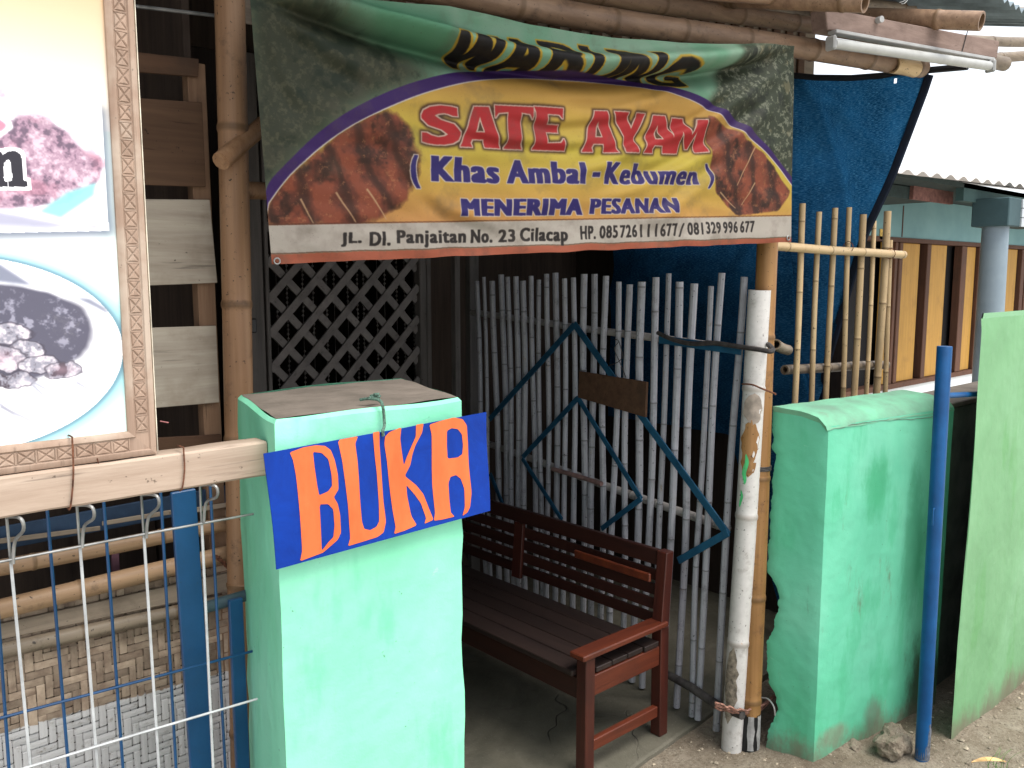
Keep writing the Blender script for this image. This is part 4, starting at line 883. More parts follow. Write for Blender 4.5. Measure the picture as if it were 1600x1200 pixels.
# ------------------------------------------------------------------ white bamboo fence (screen) beside the bench
FO = V(2.88, 2.13); FD = V(math.cos(math.radians(81.5)), math.sin(math.radians(81.5))); FE = FO+FD; FN = V(-FD[1], FD[0])
def fp(x, y, off=0): return at_v(x, y, FO, FE, off)
def fz(x, z, off=0):                       # point of the fence plane seen in column x at height z
    a = fp(x, 430, off); d = fp(x, 900, off); t = (z-a[2])/(d[2]-a[2]); x2 = x
    for _ in range(6):
        yy = 430+(900-430)*t; a = fp(x2, yy, off); t += (z-a[2])/(fp(x2, yy+10, off)[2]-a[2])*10/470
    return fp(x2, 430+470*t, off)
def bamboo_screen():
    root = empty('bamboo_screen', (FO[0], FO[1]+.6, 0), 'white painted bamboo screen with blue lath diamonds behind the bench', 'fence')
    tops = [745, 756, 769, 783, 793, 806, 817, 830, 842, 854, 868, 882, 896, 913, 929, 947, 967, 984, 1003, 1025, 1045, 1062, 1085, 1111, 1128, 1163]
    rg = random.Random(3)
    for i, x in enumerate(tops):
        t = fz(x, 1.84+rg.uniform(-.03, .03)); bx = x-(x-870)*.125+rg.uniform(-2.5, 2.5)
        if x == 1128: bx = 1090
        if x == 1111: bx = 1081
        if x == 1163: bx = 1119
        if x == 1085: bx = 1057
        b = fz(bx, .01)
        bamboo('bamboo_stake', b, t, .0148*rg.uniform(.82, 1.12), MT['white_bam'], root, 100+i, n=9, gap=.33, bend=.012, taper=rg.uniform(-.1, .2), hollow=.6 if i > 18 else 0)
    # rails behind
    bamboo('rail', fp(738, 488, -.03), fp(1150, 546, -.03), .017, MT['grey_rail'], root, 41, gap=.4, n=10)
    bamboo('rail', fp(748, 688, -.03), fp(1138, 826, -.03), .018, MT['grey_rail'], root, 42, gap=.2, n=10)
    o = MB().tube([fp(1040, 1052, .025), fp(1080, 1074, .028), fp(1118, 1100, .03), fp(1160, 1118, .035)], [.017, .019, .019, .017], 10).build('rail', MT['rubber'], root, True); o['label'] = 'dark low rail in front of the stakes'
    def lath(a, b, w_, off=.024, m_='blue_lath', th=.008):
        p, q = fp(*a, off), fp(*b, off); return MB().beam(p, q, th, w_, V(0, 0, 1) if abs((q-p)[2])/np.linalg.norm(q-p) < .9 else V(FD[0], FD[1], 0)).build('blue_lath', MT[m_], root, bevel=.0015)
    lath((1030, 530), (1158, 548), .034, .022)
    for a, b, w_, off in (((765, 655), (897, 508), .030, .024), ((897, 506), (1138, 836), .034, .028), ((1138, 832), (1060, 876), .030, .034), ((766, 740), (790, 800), .026, .03),
                     ((817, 714), (903, 622), .026, .025), ((902, 620), (1002, 780), .026, .029), ((1002, 779), (940, 826), .024, .034), ((816, 716), (878, 812), .024, .031)): lath(a, b, w_, off)
    c4 = [fp(905, 580, .036), fp(1010, 597, .036), fp(1008, 652, .036), fp(903, 621, .036)]; nn = V(FN[0], FN[1], 0)*.012
    MB().box8([c4[3], c4[2], c4[2]-nn, c4[3]-nn, c4[0], c4[1], c4[1]-nn, c4[0]-nn]).build('plank', MT['plank_brown'], root, bevel=.001)
    a, b = fp(864, 733, .028), fp(940, 756, .028); MB().tube([a, (a+b)/2+V(0, 0, .002), b], .011, 10).build('red_stick', mat_flat('faded_red_stick', (140, 110, 104), .8), root, True)
    # peeling end post
    bt = at_z(1143, 1162, 0); tp = fz(1187, 1.80); e = tp-bt; a = bt+V(0, 0, -.02)
    bamboo('end_post', a, tp, .041, MT['white_post'], root, 77, n=18, gap=.55, bend=.003, hollow=.7)
    def onp(z, ang, r=.0422): c = bt+(tp-bt)*z/1.8; return c+V(math.cos(ang)*r, math.sin(ang)*r, 0)
    def patch(z0, z1, a0, a1, m_, sd):
        mb = MB(); vv = []; n = 12
        for j in range(n+1):
            t = j/n; z = z0+(z1-z0)*t; wv = math.sin(math.pi*t)**.5
            for k in range(5):
                u = k/4; a = (a0+a1)/2+(a1-a0)/2*(2*u-1)*wv*(1+.5*nz(z*30, u*2, sd))+.25*nz(z*22, sd); vv.append(onp(z, a))
        mb.add(vv, [(j*5+k, j*5+k+1, j*5+k+6, j*5+k+5) for j in range(n) for k in range(4)]); mb.build('paint_patch', m_, root, True)
    fac = math.atan2(-bt[1], -bt[0])
    pk = MT['bampost']; gm = mat_flat('green_paint_smear', (70, 180, 110), .7, var=.1)
    patch(1.10, 1.32, fac-.9, fac+.9, pk, 1); patch(1.07, 1.19, fac-.5, fac-.1, gm, 2); patch(.98, 1.05, fac-.7, fac-.45, gm, 3)
    patch(1.30, 1.42, fac-.8, fac+1.0, mat_flat('dirty_grey_patch', (150, 138, 126), .9), 4); patch(.10, .42, fac-1.1, fac+.2, mat_flat('bare_grime', (128, 118, 104), .95, var=.4, scale=60), 5)
    # rubber hose lashed round the top, wires
    pts = [fp(1028, 520, .03), fp(1050, 530, .036), fp(1080, 537, .036), fp(1115, 536, .036), fp(1150, 541, .04), fp(1185, 546, .055), fp(1204, 549, .05), fp(1207, 545, .02), fp(1200, 538, -.01)]
    wire('hose', pts, .0095, MT['rubber'], root, 8, 5)
    wire('tie_wire', [fp(1160, 600, .05), fp(1175, 601, .065), fp(1190, 607, .06), fp(1208, 614, .03), fp(1212, 616, .03)], .0035, MT['rust'], root, 6, 4)
    wire('tie_wire', [fp(960, 530, .02), fp(967, 533, .03), fp(960, 545, .03), fp(968, 565, .03), fp(978, 590, .03)], .002, MT['rubber'], root, 5, 3); wire('tie_wire', [fp(967, 533, .03), fp(972, 560, .03), fp(950, 572, .03)], .002, MT['rubber'], root, 5, 3)
    mbx = MB(); rg = random.Random(9)
    for q in range(4):
        pts = []
        for s_ in range(18):
            t = s_/17; x = 1118+t*(95+q*6); y = 1098+12*math.sin(t*3.0)+(-30*max(0, t-.55)*2)*(q+1)/2.5+q*2.5+rg.uniform(-2, 2); pts.append(at_v(x, y, V(bt[0]-.3, bt[1]-.06+.02*q/4), V(bt[0]+.5, bt[1]-.075+.02*q/4)))
        mbx.tube(pts, .0042, 6)
    mbx.build('wire_lashing', MT['copper'], root, True)
    wire('tie_wire', [at_z(1195, 1090, .12)*0+fp(1190, 1090, .02), fp(1200, 1092, .02), fp(1209, 1104, .02), fp(1211, 1118, .02)], .003, MT['wire_grey'], root, 5, 3)
bamboo_screen()

# ------------------------------------------------------------------ bench
def bench():
    x0, x1, y0, y1 = 2.185, 2.70, 2.045, 3.78; L = .05
    root = empty('wooden_bench', (2.44, 2.9, 0), 'dark red varnished wooden bench with slatted back against the white screen', 'bench')
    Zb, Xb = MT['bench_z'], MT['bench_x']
    for (x, y) in ((x0+.02, y0), (x0+.02, y1-L)): MB().box((x, y, 0), (x+L, y+L, .462)).build('leg', Zb, root, bevel=.003)
    for y in (y0, y1-L):   # back legs lean slightly above the seat
        MB().box8([(x1-.055, y, 0), (x1-.005, y, 0), (x1-.005, y+L, 0), (x1-.055, y+L, 0), (x1-.06, y, .46), (x1-.01, y, .46), (x1-.01, y+L, .46), (x1-.06, y+L, .46)]).box8([(x1-.06, y, .46), (x1-.01, y, .46), (x1-.01, y+L, .46), (x1-.06, y+L, .46), (x1-.035, y, .765), (x1+.01, y, .765), (x1+.01, y+L, .765), (x1-.035, y+L, .765)]).build('leg', Zb, root, bevel=.003)
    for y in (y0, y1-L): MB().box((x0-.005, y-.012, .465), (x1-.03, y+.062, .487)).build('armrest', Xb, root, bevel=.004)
    for y in (y0, y1-L-.0):
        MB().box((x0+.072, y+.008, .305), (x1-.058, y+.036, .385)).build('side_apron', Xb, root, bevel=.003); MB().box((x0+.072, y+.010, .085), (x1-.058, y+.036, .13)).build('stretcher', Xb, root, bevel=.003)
    MB().box((x0+.03, y0+L, .29), (x0+.055, y1-L, .375)).build('front_apron', MT['bench'], root, bevel=.003)
    MB().box((x1-.045, y0+L, .30), (x1-.02, y1-L, .37)).build('back_apron', MT['bench'], root, bevel=.003)
    n = 5; wd = (x1-.065-(x0-.002))/n
    for i in range(n):
        xa = x0-.002+i*wd; off = random.uniform(0, .012)
        ya = y0+.052 if i == 0 else y0+.002+off
        MB().box((xa+.002, ya, .388+random.uniform(0, .002)), (xa+wd-.003, y1-.055, .41)).build('seat_slat', MT['seat'], root, bevel=.0025)
    def bx(z): return x1-.035+(z-.46)*.08       # back plane
    for z0, z1_ in ((.70, .762),): MB().box8([(bx(z0)-.012, y0+L, z0), (bx(z0)+.012, y0+L, z0), (bx(z0)+.012, y1-L, z0), (bx(z0)-.012, y1-L, z0), (bx(z1_)-.012, y0+L, z1_), (bx(z1_)+.012, y0+L, z1_), (bx(z1_)+.012, y1-L, z1_), (bx(z1_)-.012, y1-L, z1_)]).build('top_rail', MT['bench'], root, bevel=.003)
    for z in (.458, .517, .576, .635): MB().box8([(bx(z)-.006, y0+L, z), (bx(z)+.006, y0+L, z), (bx(z)+.006, y1-L, z), (bx(z)-.006, y1-L, z), (bx(z+.045)-.006, y0+L, z+.045), (bx(z+.045)+.006, y0+L, z+.045), (bx(z+.045)+.006, y1-L, z+.045), (bx(z+.045)-.006, y1-L, z+.045)]).build('back_slat', MT['bench'], root, bevel=.002)
    ym = (y0+y1)/2; MB().box8([(bx(.44)-.02, ym-.03, .44), (bx(.44)+.0, ym-.03, .44), (bx(.44)+.0, ym+.03, .44), (bx(.44)-.02, ym+.03, .44), (bx(.70)-.02, ym-.03, .70), (bx(.7)+.0, ym-.03, .70), (bx(.7)+.0, ym+.03, .70), (bx(.7)-.02, ym+.03, .70)]).build('back_stile', Zb, root, bevel=.002)
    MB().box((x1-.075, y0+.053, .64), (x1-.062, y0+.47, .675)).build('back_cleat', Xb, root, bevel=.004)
bench()

# ------------------------------------------------------------------ lattice door wall at the back of the passage
YD = 4.0
def back_wall():
    root = empty('lattice_door_wall', (2.4, YD, 0), 'dark wooden house front with diagonal lattice panel behind the pillar', 'wall')
    def xd(px, y=500): return float(at_y(px, y, YD)[0])
    xl_, xr_ = xd(418), xd(652); dw = MT['dark_wood']
    MB().box((xd(388), YD-.02, 0), (xd(411), YD+.04, 2.9)).build('door_post', dw, root, bevel=.004)
    MB().box((xd(411)+.004, YD-.035, 0), (xl_, YD+.03, 2.9)).build('door_stile', dw, root, bevel=.004)
    MB().box((xr_, YD-.03, 0), (xd(662), YD+.03, 2.9)).build('door_stile', dw, root, bevel=.004); MB().box((xd(663)+.01, YD-.015, 0), (xd(672), YD+.03, 2.9)).build('door_post', dw, root, bevel=.004)
    MB().box((xl_, YD-.03, .95), (xr_, YD+.03, 1.06)).build('mid_rail', dw, root, bevel=.003); MB().box((xl_, YD-.02, .05), (xr_, YD, .95)).build('lower_panel', MT['wall_dark'], root)
    MB().box((xl_, YD-.03, 2.25), (xr_, YD+.03, 2.4)).build('top_rail', dw, root, bevel=.003)
    MB().box((xd(705), YD-.04, 0), (xd(713), YD+.03, 2.9)).build('batten', dw, root, bevel=.003); MB().box((xd(728), YD-.04, 0), (xd(742), YD+.03, 2.9)).build('batten', dw, root, bevel=.003)
    MB().box((xd(672)+.002, YD+.0, 0), (3.6, YD+.02, 2.9)).build('dark_panel', MT['wall_dark'], root)
    MB().box((3.6+.002, YD+.0, 0), (5.0, YD+.02, 2.2)).build('dark_panel', MT['wall_dark'], root)
    z0, z1 = 1.06, 2.25; sp = .17; w_ = .040
    def clip(x, z, dx, dz):      # line through (x,z) clipped to panel
        ts = []
        lo, hi = -9, 9
        for p, d, a, b in ((x, dx, xl_, xr_), (z, dz, z0, z1)):
            t0, t1 = (a-p)/d, (b-p)/d
            if t0 > t1: t0, t1 = t1, t0
            lo, hi = max(lo, t0), min(hi, t1)
        return (lo, hi) if hi-lo > .05 else None
    for s_, off in ((1, -.012), (-1, .004)):
        k = -20
        while k < 20:
            x = xl_+k*sp+.02; r = clip(x, z0, 1*s_, 1.02)
            if r: 
                a = V(x+s_*r[0], YD+off, z0+1.02*r[0]); b = V(x+s_*r[1], YD+off, z0+1.02*r[1]); MB().beam(a, b, .012, w_, (0, 0, 1)).build('lattice_slat', MT['lattice'], root, bevel=.001)
            k += 1
    # bead curtain behind
    cr = empty('bead_curtain', (2.4, YD+.2, 2.3), 'strings of small pale beads hanging behind the lattice', 'curtain'); bm_ = mat_flat('pale_bead', (150, 142, 138), .35, 0, .6)
    rg = random.Random(4)
    for i in range(16):
        x = xl_+.03+(xr_+.1-xl_)*i/15+rg.uniform(-.02, .02); mb = MB(); z = 2.25
        mb.tube([(x, YD+.2, 2.3), (x, YD+.2, 1.0)], .0012, 4)
        while z > 1.0:
            if nz(x*7, z*3) > -.15: mb.tube([(x, YD+.2, z), (x+rg.uniform(-.003, .003), YD+.2, z-.008), (x, YD+.2, z-.016)], [.002, .0075, .002], 6)
            z -= .024
        mb.build('bead_string', bm_, cr, True)
back_wall()
def mirror():
    yy = 2.62; c = at_y(388, 474, yy); root = empty('motorcycle_mirror', (c[0], yy, c[2]-.5), 'rectangular mirror in a black housing showing beside the bamboo pole', 'mirror')
    def P(x, y, dy=0): return at_y(x, y, yy+dy)
    mb = MB(); a, b = P(372, 449), P(395.5, 497); mb.box((a[0], yy+.002, b[2]), (b[0], yy+.03, a[2])); mb.build('housing', MT['black'], root, True, bevel=.006)
    mb = MB(); a, b = P(374, 452, -.002), P(394, 494, -.002); mb.box((a[0], yy-.002, b[2]), (b[0], yy+.003, a[2])); k = M('mirror_glass', .12, .5, .9); mb.build('glass', k.done(srgb(190, 190, 194)), root, bevel=.004)
    a, b = P(376, 498), P(401, 520); MB().box((a[0], yy-.008, b[2]), (b[0], yy+.02, a[2])).build('clamp', MT['black'], root, bevel=.004)
    a, b = P(378, 500, -.01), P(392, 511, -.01); MB().box((a[0], yy-.014, b[2]), (b[0], yy-.008, a[2])).build('clamp_plate', MT['wire_grey'], root, bevel=.001)
    s0 = P(386, 518); wire('stem', [s0, s0+V(-.01, .02, -.05), s0+V(-.03, .03, -.12), V(c[0]-.03, yy+.03, .9), V(c[0]-.02, yy+.03, .01)], .008, MT['black'], root, 8, 4)
mirror()
# enclosing rooms: dark interior
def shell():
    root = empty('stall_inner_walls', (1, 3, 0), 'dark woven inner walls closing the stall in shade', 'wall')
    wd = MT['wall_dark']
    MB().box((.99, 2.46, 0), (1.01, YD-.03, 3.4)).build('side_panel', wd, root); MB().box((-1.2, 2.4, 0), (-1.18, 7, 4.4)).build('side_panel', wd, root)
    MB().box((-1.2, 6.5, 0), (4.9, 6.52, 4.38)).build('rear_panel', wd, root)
    MB().box((4.17, 2.12, 0), (4.19, 3.1, 2.12)).build('side_panel', wd, root); MB().box((4.17, 3.1, 0), (4.19, 6.5, 3.3)).build('side_panel', wd, root)  # panels behind the net, added to block light through its lower part
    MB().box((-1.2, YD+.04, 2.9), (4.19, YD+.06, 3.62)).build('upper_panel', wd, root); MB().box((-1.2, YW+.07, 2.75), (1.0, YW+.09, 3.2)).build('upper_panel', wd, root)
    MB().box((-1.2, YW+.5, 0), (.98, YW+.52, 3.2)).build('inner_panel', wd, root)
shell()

# ------------------------------------------------------------------ blue shade net at the right side
NX = 3.95
def net():
    root = empty('shade_net', (NX, 2.5, 2.0), 'blue shade net hanging from a thin pole beyond the bamboo stakes', 'net')
    k = M('blue_shade_net', .8, .1); t = k.t
    wv = k.noise(1, 2, (3, 340, 340), rnd=False); wv2 = k.noise(1, 2, (3, 60, 700), rnd=False); a = k.noise(6, 6, rnd=False)
    col = k.ramp(a, [(.35, srgb(12, 58, 94)), (.65, srgb(26, 84, 128))]); col = k.mix(k.math('MULTIPLY', k.g(wv2, .5, .62), .6), col, srgb(78, 138, 176)); k.bump(wv, .5, .002)
    tr = k.n('ShaderNodeBsdfTranslucent'); k.l(col, tr.inputs[0]); ms = k.n('ShaderNodeMixShader'); ms.inputs[0].default_value = .66
    m_ = k.done(col); o_ = t.nodes['Material Output']; k.l(k.b.outputs[0], ms.inputs[1]); k.l(tr.outputs[0], ms.inputs[2]); k.l(ms.outputs[0], o_.inputs[0])
    n, mm = 150, 130; ya, yb = 1.70, 3.5
    def zt(y): return 2.74+(y-1.7)*.16-.03*math.sin((y-1.7)*4)
    def left(z):  return np.interp(z, [0, 1.4, 2.03, 2.3, 2.71, 3.2], [2.12, 2.1, 1.94, 1.82, 1.68, 1.68])
    vv = []; 
    for j in range(mm+1):
        for i in range(n+1):
            u, v = i/n, j/mm; y = 1.7+(yb-1.7)*u; zb_ = .05+.95*min(1, max(0, (y-1.9)/.5)); z = zb_+(zt(y)-zb_)*v; ye = left(z); y = ye+(yb-ye)*u
            x = NX+.035*nz(y*2.2, z*.8)+.015*nz(y*7+z*5, z*3)+.05*math.exp(-((u*2.2+(1-v)*2.6-.8)/.07)**2)-.05*math.exp(-((u*2.6+(1-v)*2.2-1.25)/.06)**2)+.03*math.exp(-((u*1.4+(1-v)*3.5-.5)/.06)**2)+.02*nz(y*4+z*6, z*2-y, 4)
            vv.append((x, y, z))
    ff = []; holes = {at_x(1302, 114, NX)[1]: at_x(1302, 114, NX)[2]}
    for j in range(mm):
        for i in range(n):
            q = (j*(n+1)+i, j*(n+1)+i+1, (j+1)*(n+1)+i+1, (j+1)*(n+1)+i); c = sum(np.array(vv[k_]) for k_ in q)/4
            if any(np.hypot(c[1]-h[1], c[2]-h[2]) < r_ for h, r_ in ((at_x(1302, 114, NX), .012), (at_x(1401, 130, NX), .013))): continue
            ff.append(q)
    MB().add(vv, ff).build('netting', m_, root, True)
    mb = MB(); pts = []
    for z in np.linspace(.1, 2.72, 40): pts.append(V(NX+.004, left(z)+.0, z))
    mb.tube(pts, .02, 8, squash=.5); mb.build('hem', mat_flat('navy_hem', (16, 26, 44), .9), root, True)
    pts = [V(NX, 1.68-.16, zt(1.52)-.005)]+[V(NX, y, zt(y)+.0) for y in np.linspace(1.68, 4.0, 14)]; MB().tube(pts, .014, 8).build('net_pole', mat_flat('black_pole', (30, 30, 34), .7), root, True)
net()

# ------------------------------------------------------------------ bamboo stake fence right of the post
def stake_fence():
    YS = 1.93; root = empty('bamboo_stake_fence', (3.7, YS, 0), 'open fence of cream bamboo stakes tied to two rails right of the entrance post', 'fence')
    st = [(1254, 318, 1240, 640, .0115), (1280, 331, 1266, 640, .0105), (1305, 325, 1290, 640, .0115), (1327, 324, 1314, 640, .0105), (1349, 335, 1332, 640, .0135), (1366, 345, 1353, 640, .0095), (1387, 330, 1368, 640, .0155), (1391, 375, 1381, 640, .011)]
    for i, (xa, ya, xb, yb, r) in enumerate(st):
        a = at_y(xa, ya, YS-.02); b = at_y(xb, yb, YS-.02); d = (b-a)/(b[2]-a[2]); bamboo('bamboo_stake', a+d*(.02-a[2])*1.0, a, r*1.12, MT['bamfence'], root, 200+i, n=10, gap=.3, bend=.006, hollow=.6)
    bamboo('rail', at_y(1203, 384, YS+.0-.05), at_y(1412, 398, YS-.05), .0185, MT['bamfencex'], root, 51, n=12, gap=.35, hollow=.6)
    bamboo('rail', at_y(1226, 578, YS+.02), at_y(1385, 570, YS+.02), .021, MT['bamgrey'], root, 52, n=12, gap=.2, hollow=.6)
    for (x, y) in ((1325, 386), (1391, 396)):
        c = at_y(x, y, YS-.05); pts = [c+V(.003*math.sin(a*2), math.cos(a)*.024, math.sin(a)*.024) for a in np.linspace(0, 6.28, 14)]; MB().tube(pts, .0018, 5, False).build('tie_wire', MT['rust'], root, True)
    a = at_y(1212, 538, 1.86); b = at_y(1231, 547, 1.9); bamboo('pole_end', a, b+(b-a)*.0, .022, MT['bamgrey'], root, 53, n=12, hollow=.7)
stake_fence()

# ------------------------------------------------------------------ right gate pillar, broken edge
RA = V(2.944, 1.542); RSD = V(2.917-2.944, 1.72-1.542); RSD = RSD/np.linalg.norm(RSD); RFD = V(math.cos(math.radians(-8)), math.sin(math.radians(-8)))
def right_pillar():
    root = empty('broken_gate_pillar', (3.3, 1.6, 0), 'mint green wall stub with a crumbling left edge right of the entrance', 'pillar')
    e = at_v(1489, 640, RA, RA+RFD); Lr = float((e[:2]-RA)@RFD); P3 = lambda s_, l, z: V(RA[0]+RSD[0]*s_+RFD[0]*l, RA[1]+RSD[1]*s_+RFD[1]*l, z)
    # side profile: how far back the plaster reaches at each height, surveyed from the broken edge
    sv = [(1205, 650), (1207, 690), (1203, 700), (1211, 712), (1206, 745), (1203, 800), (1199, 860), (1198, 896), (1206, 905), (1217, 930), (1212, 960), (1206, 985), (1196, 1005), (1197, 1040), (1201, 1070), (1212, 1090), (1214, 1110), (1204, 1130), (1198, 1150), (1196, 1168)]
    A0 = at_z(1270, 1190, 0)
    prof = []
    for x, y in sv:
        p = at_v(x, y, RA, RA+RSD); prof.append((float((p[:2]-RA)@RSD), float(p[2])))
    prof.sort(key=lambda q: q[1])
    pz = [q[1] for q in prof]; ps = [q[0] for q in prof]
    zt = 1.305; rows = 150; cols = 10; mb = MB(); vv = []
    zl = [-.08+(zt+.08)*j/rows for j in range(rows+1)]
    def smax(z): return float(np.interp(z, pz, ps))+.007*nz(z*24, 2)+.006*nz(z*60, 4)+.004*nz(z*150, 7)
    def ztop(s_): return float(np.interp(s_, [0, .03, .10, .2, .3], [1.305, 1.335, 1.352, 1.36, 1.36]))
    # left face grid
    for z in zl:
        for i in range(cols+1):
            u = i/cols; s_ = u*smax(z); zz = z if z < zt else ztop(s_); q = P3(s_, 0, zz); wob = .0022*nz(s_*8, z*5)+(.004 if i == 0 else 0)+(.006*max(0, (u-.9)*10)); q = q+V(RFD[0], RFD[1], 0)*wob; vv.append(q)
    mb.add(vv, [(j*(cols+1)+i, j*(cols+1)+i+1, (j+1)*(cols+1)+i+1, (j+1)*(cols+1)+i) for j in range(rows) for i in range(cols)])
    edge0 = [vv[j*(cols+1)] for j in range(rows+1)]; edge1 = [vv[j*(cols+1)+cols] for j in range(rows+1)]; rowt = vv[rows*(cols+1):]
    # front face grid
    nf = 26; fv = []
    for j, z in enumerate(zl):
        for i in range(nf+1):
            l = Lr*i/nf; q = P3(-.0, l, min(z, zt)); wob = -.002*nz(l*6, z*5)+.0; 
            fv.append(edge0[j]+V(RSD[0], RSD[1], 0)*.004*(i == 0)*0 if i == 0 else q-V(RSD[0], RSD[1], 0)*.003+V(RSD[0], RSD[1], 0)*wob)
    mb.add(fv, [(j*(nf+1)+i, j*(nf+1)+i+1, (j+1)*(nf+1)+i+1, (j+1)*(nf+1)+i) for j in range(rows) for i in range(nf)])
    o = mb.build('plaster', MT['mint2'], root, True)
    # crumbling core seen at the broken edge
    cb = MB(); cv = []; nc = 8
    for j in range(rows+1):
        for i in range(nc+1):
            t = i/nc; q = edge1[j]*(1-t)+(edge1[j]+V(RFD[0], RFD[1], 0)*.14-V(RSD[0], RSD[1], 0)*.015)*t; q = q+V(RSD[0], RSD[1], 0)*(.03*nz(zl[j]*20, t*5)+.014*nz(zl[j]*60, t*14))*(min(1, t*3)); cv.append(q)
    cb.add(cv, [(j*(nc+1)+i, (j+1)*(nc+1)+i, (j+1)*(nc+1)+i+1, j*(nc+1)+i+1) for j in range(rows) for i in range(nc)]); cb.build('broken_core', MT['mortar'], root, False)
    bv = MB().box8([P3(.05, .14, -.05), P3(.05, Lr, -.05), P3(.17, Lr, -.05), P3(.17, .14, -.05), P3(.05, .14, zt-.02), P3(.05, Lr, zt-.02), P3(.17, Lr, zt-.02), P3(.17, .14, zt-.02)]).build('core', MT['mortar'], root)
    # cap: chamfered top
    cp = MB(); cc = []; ncp = 24; ss = [-.004, .0, .012, .03, .065, .10, .15, .19, .205]
    for i in range(ncp+1):
        l = -.012+(Lr+.016)*i/ncp
        for k_, s_ in enumerate(ss): 
            zz = ztop(max(0, s_))+.002+.004*nz(l*7, s_*20)+.0015*nz(l*40, s_*60)-(.014 if k_ == 0 else 0); s2 = s_+.004*nz(l*14, 3)
            cc.append(P3(s2, l, zz))
    k_ = len(ss); cp.add(cc, [(i*k_+j, i*k_+j+1, (i+1)*k_+j+1, (i+1)*k_+j) for i in range(ncp) for j in range(k_-1)])
    # close the left end of the cap down to the plaster
    end = cc[:k_]; low = [P3(max(0, s_), -.001, ztop(max(0, s_))-.02) for s_ in ss]; cp.add(end+low, [(j, k_+j, k_+j+1, j+1) for j in range(k_-1)])
    cp.build('cap', MT['cap'], root, True)
    # hairline crack under the cap and chips
    pts = [P3(-.0035, l, 1.290+.006*nz(l*18, 1)+.01*math.sin(l*7)) for l in np.linspace(.01, Lr*.95, 50)]; MB().tube(pts, .0011, 4).build('crack', MT['moss'], root)
    return Lr
Lr = right_pillar()
# blue gate pipe
def pipe():
    b = at_z(1441, 1176, .02); t = at_y(1476, 541, b[1]); root = empty('gate_pipe', b, 'upright bright blue steel pipe between the two green walls', 'pipe')
    d = (t-b); MB().tube([b-V(0, 0, .06), b+d*.5, t-V(0, 0, .002), t], [.0262, .0262, .0262, .0245], 22).build('upright', MT['blue_pipe'], root, True)
    a = b+d*.885; e = at_y(1531, 616, a[1]-.0); MB().tube([a, e+V(.02, 0, 0)], .0105, 12).build('hinge_rod', MT['blue_pipe'], root, True)
    wire('hook', [b+d*.62+V(-.026, -.006, 0), b+d*.62+V(-.045, -.01, .0), b+d*.62+V(-.047, -.01, -.045), b+d*.62+V(-.043, -.01, -.06)], .0028, MT['blue_pipe'], root, 6, 3)
    vv = []; k = mat_flat('cement_crust', (92, 96, 104), .95, var=.5, scale=70, bump=.6)
    mb = MB(); rg = random.Random(2)
    for j in range(9):
        for i in range(23):
            a_ = 2*math.pi*i/22; r = .0268+.0012*abs(nz(a_*2, j*.9)); z = -.02+(.135+.03*nz(math.cos(a_)*2, math.sin(a_)*2))*j/8; vv.append(b+V(math.cos(a_)*r, math.sin(a_)*r, z))
    mb.add(vv, [(j*23+i, j*23+i+1, (j+1)*23+i+1, (j+1)*23+i) for j in range(8) for i in range(22)]).build('cement_crust', k, root, True)
pipe()
# dark mossy wall in the gap, light green wall in front of it
def gap_wall():
    a = at_y(1484, 632, 1.62); b = V(5.2, 1.62, 0)
    MBo = MB().box((3.78, 1.50, -.1), (5.4, 1.72, 1.275)); o = MBo.build('mossy_wall', MT['moss'], None, bevel=.006); tag(o, 'black mossy old wall seen in the gap behind the blue pipe', 'wall')
    MB().box((3.77, 1.49, 1.276), (5.4, 1.73, 1.30)).build('coping', MT['cement_top'], o, bevel=.004)
gap_wall()
def light_wall():
    A = at_z(1488, 1166, 0); A2 = V(A[0], 1.235); root = empty('light_green_wall', (4.2, 1.3, 0), 'light green plastered wall at the right edge of the photo', 'wall')
    zt = 1.692; x0 = 3.487; n, m_ = 40, 40; mb = MB(); vv = []
    for j in range(m_+1):
        for i in range(n+1):
            x = x0+2.2*(i/n)**1.3; z = -.1+(zt+.1)*j/m_; y = 1.24+.002*nz(x*5, z*4)+.004*nz(x*1.5, z*1.5)+(.004 if i == 0 or j == m_ else 0); vv.append((x+.003*nz(z*9, 2)*(i == 0)+(z*.02)*(i == 0), y, z))
    mb.add(vv, [(j*(n+1)+i, j*(n+1)+i+1, (j+1)*(n+1)+i+1, (j+1)*(n+1)+i) for j in range(m_) for i in range(n)])
    L_ = [vv[j*(n+1)] for j in range(m_+1)]; R_ = [tuple(V(*q)+V(.52, .18, 0)) for q in L_]; mb.add(L_+R_, [(j, j+1, m_+2+j, m_+1+j) for j in range(m_)])
    T_ = vv[m_*(n+1):]; mb.add(T_+[tuple(V(*q)+V(.52, .18, 0)) for q in T_], [(i, i+1, n+2+i, n+1+i) for i in range(n)], mi=1); mb.build('plaster', [MT['lime'], MT['cement_top']], root, True)
    MB().box((x0+.55, 1.25, -.1), (5.6, 1.40, zt-.01)).build('core', MT['mortar'], root)
light_wall()

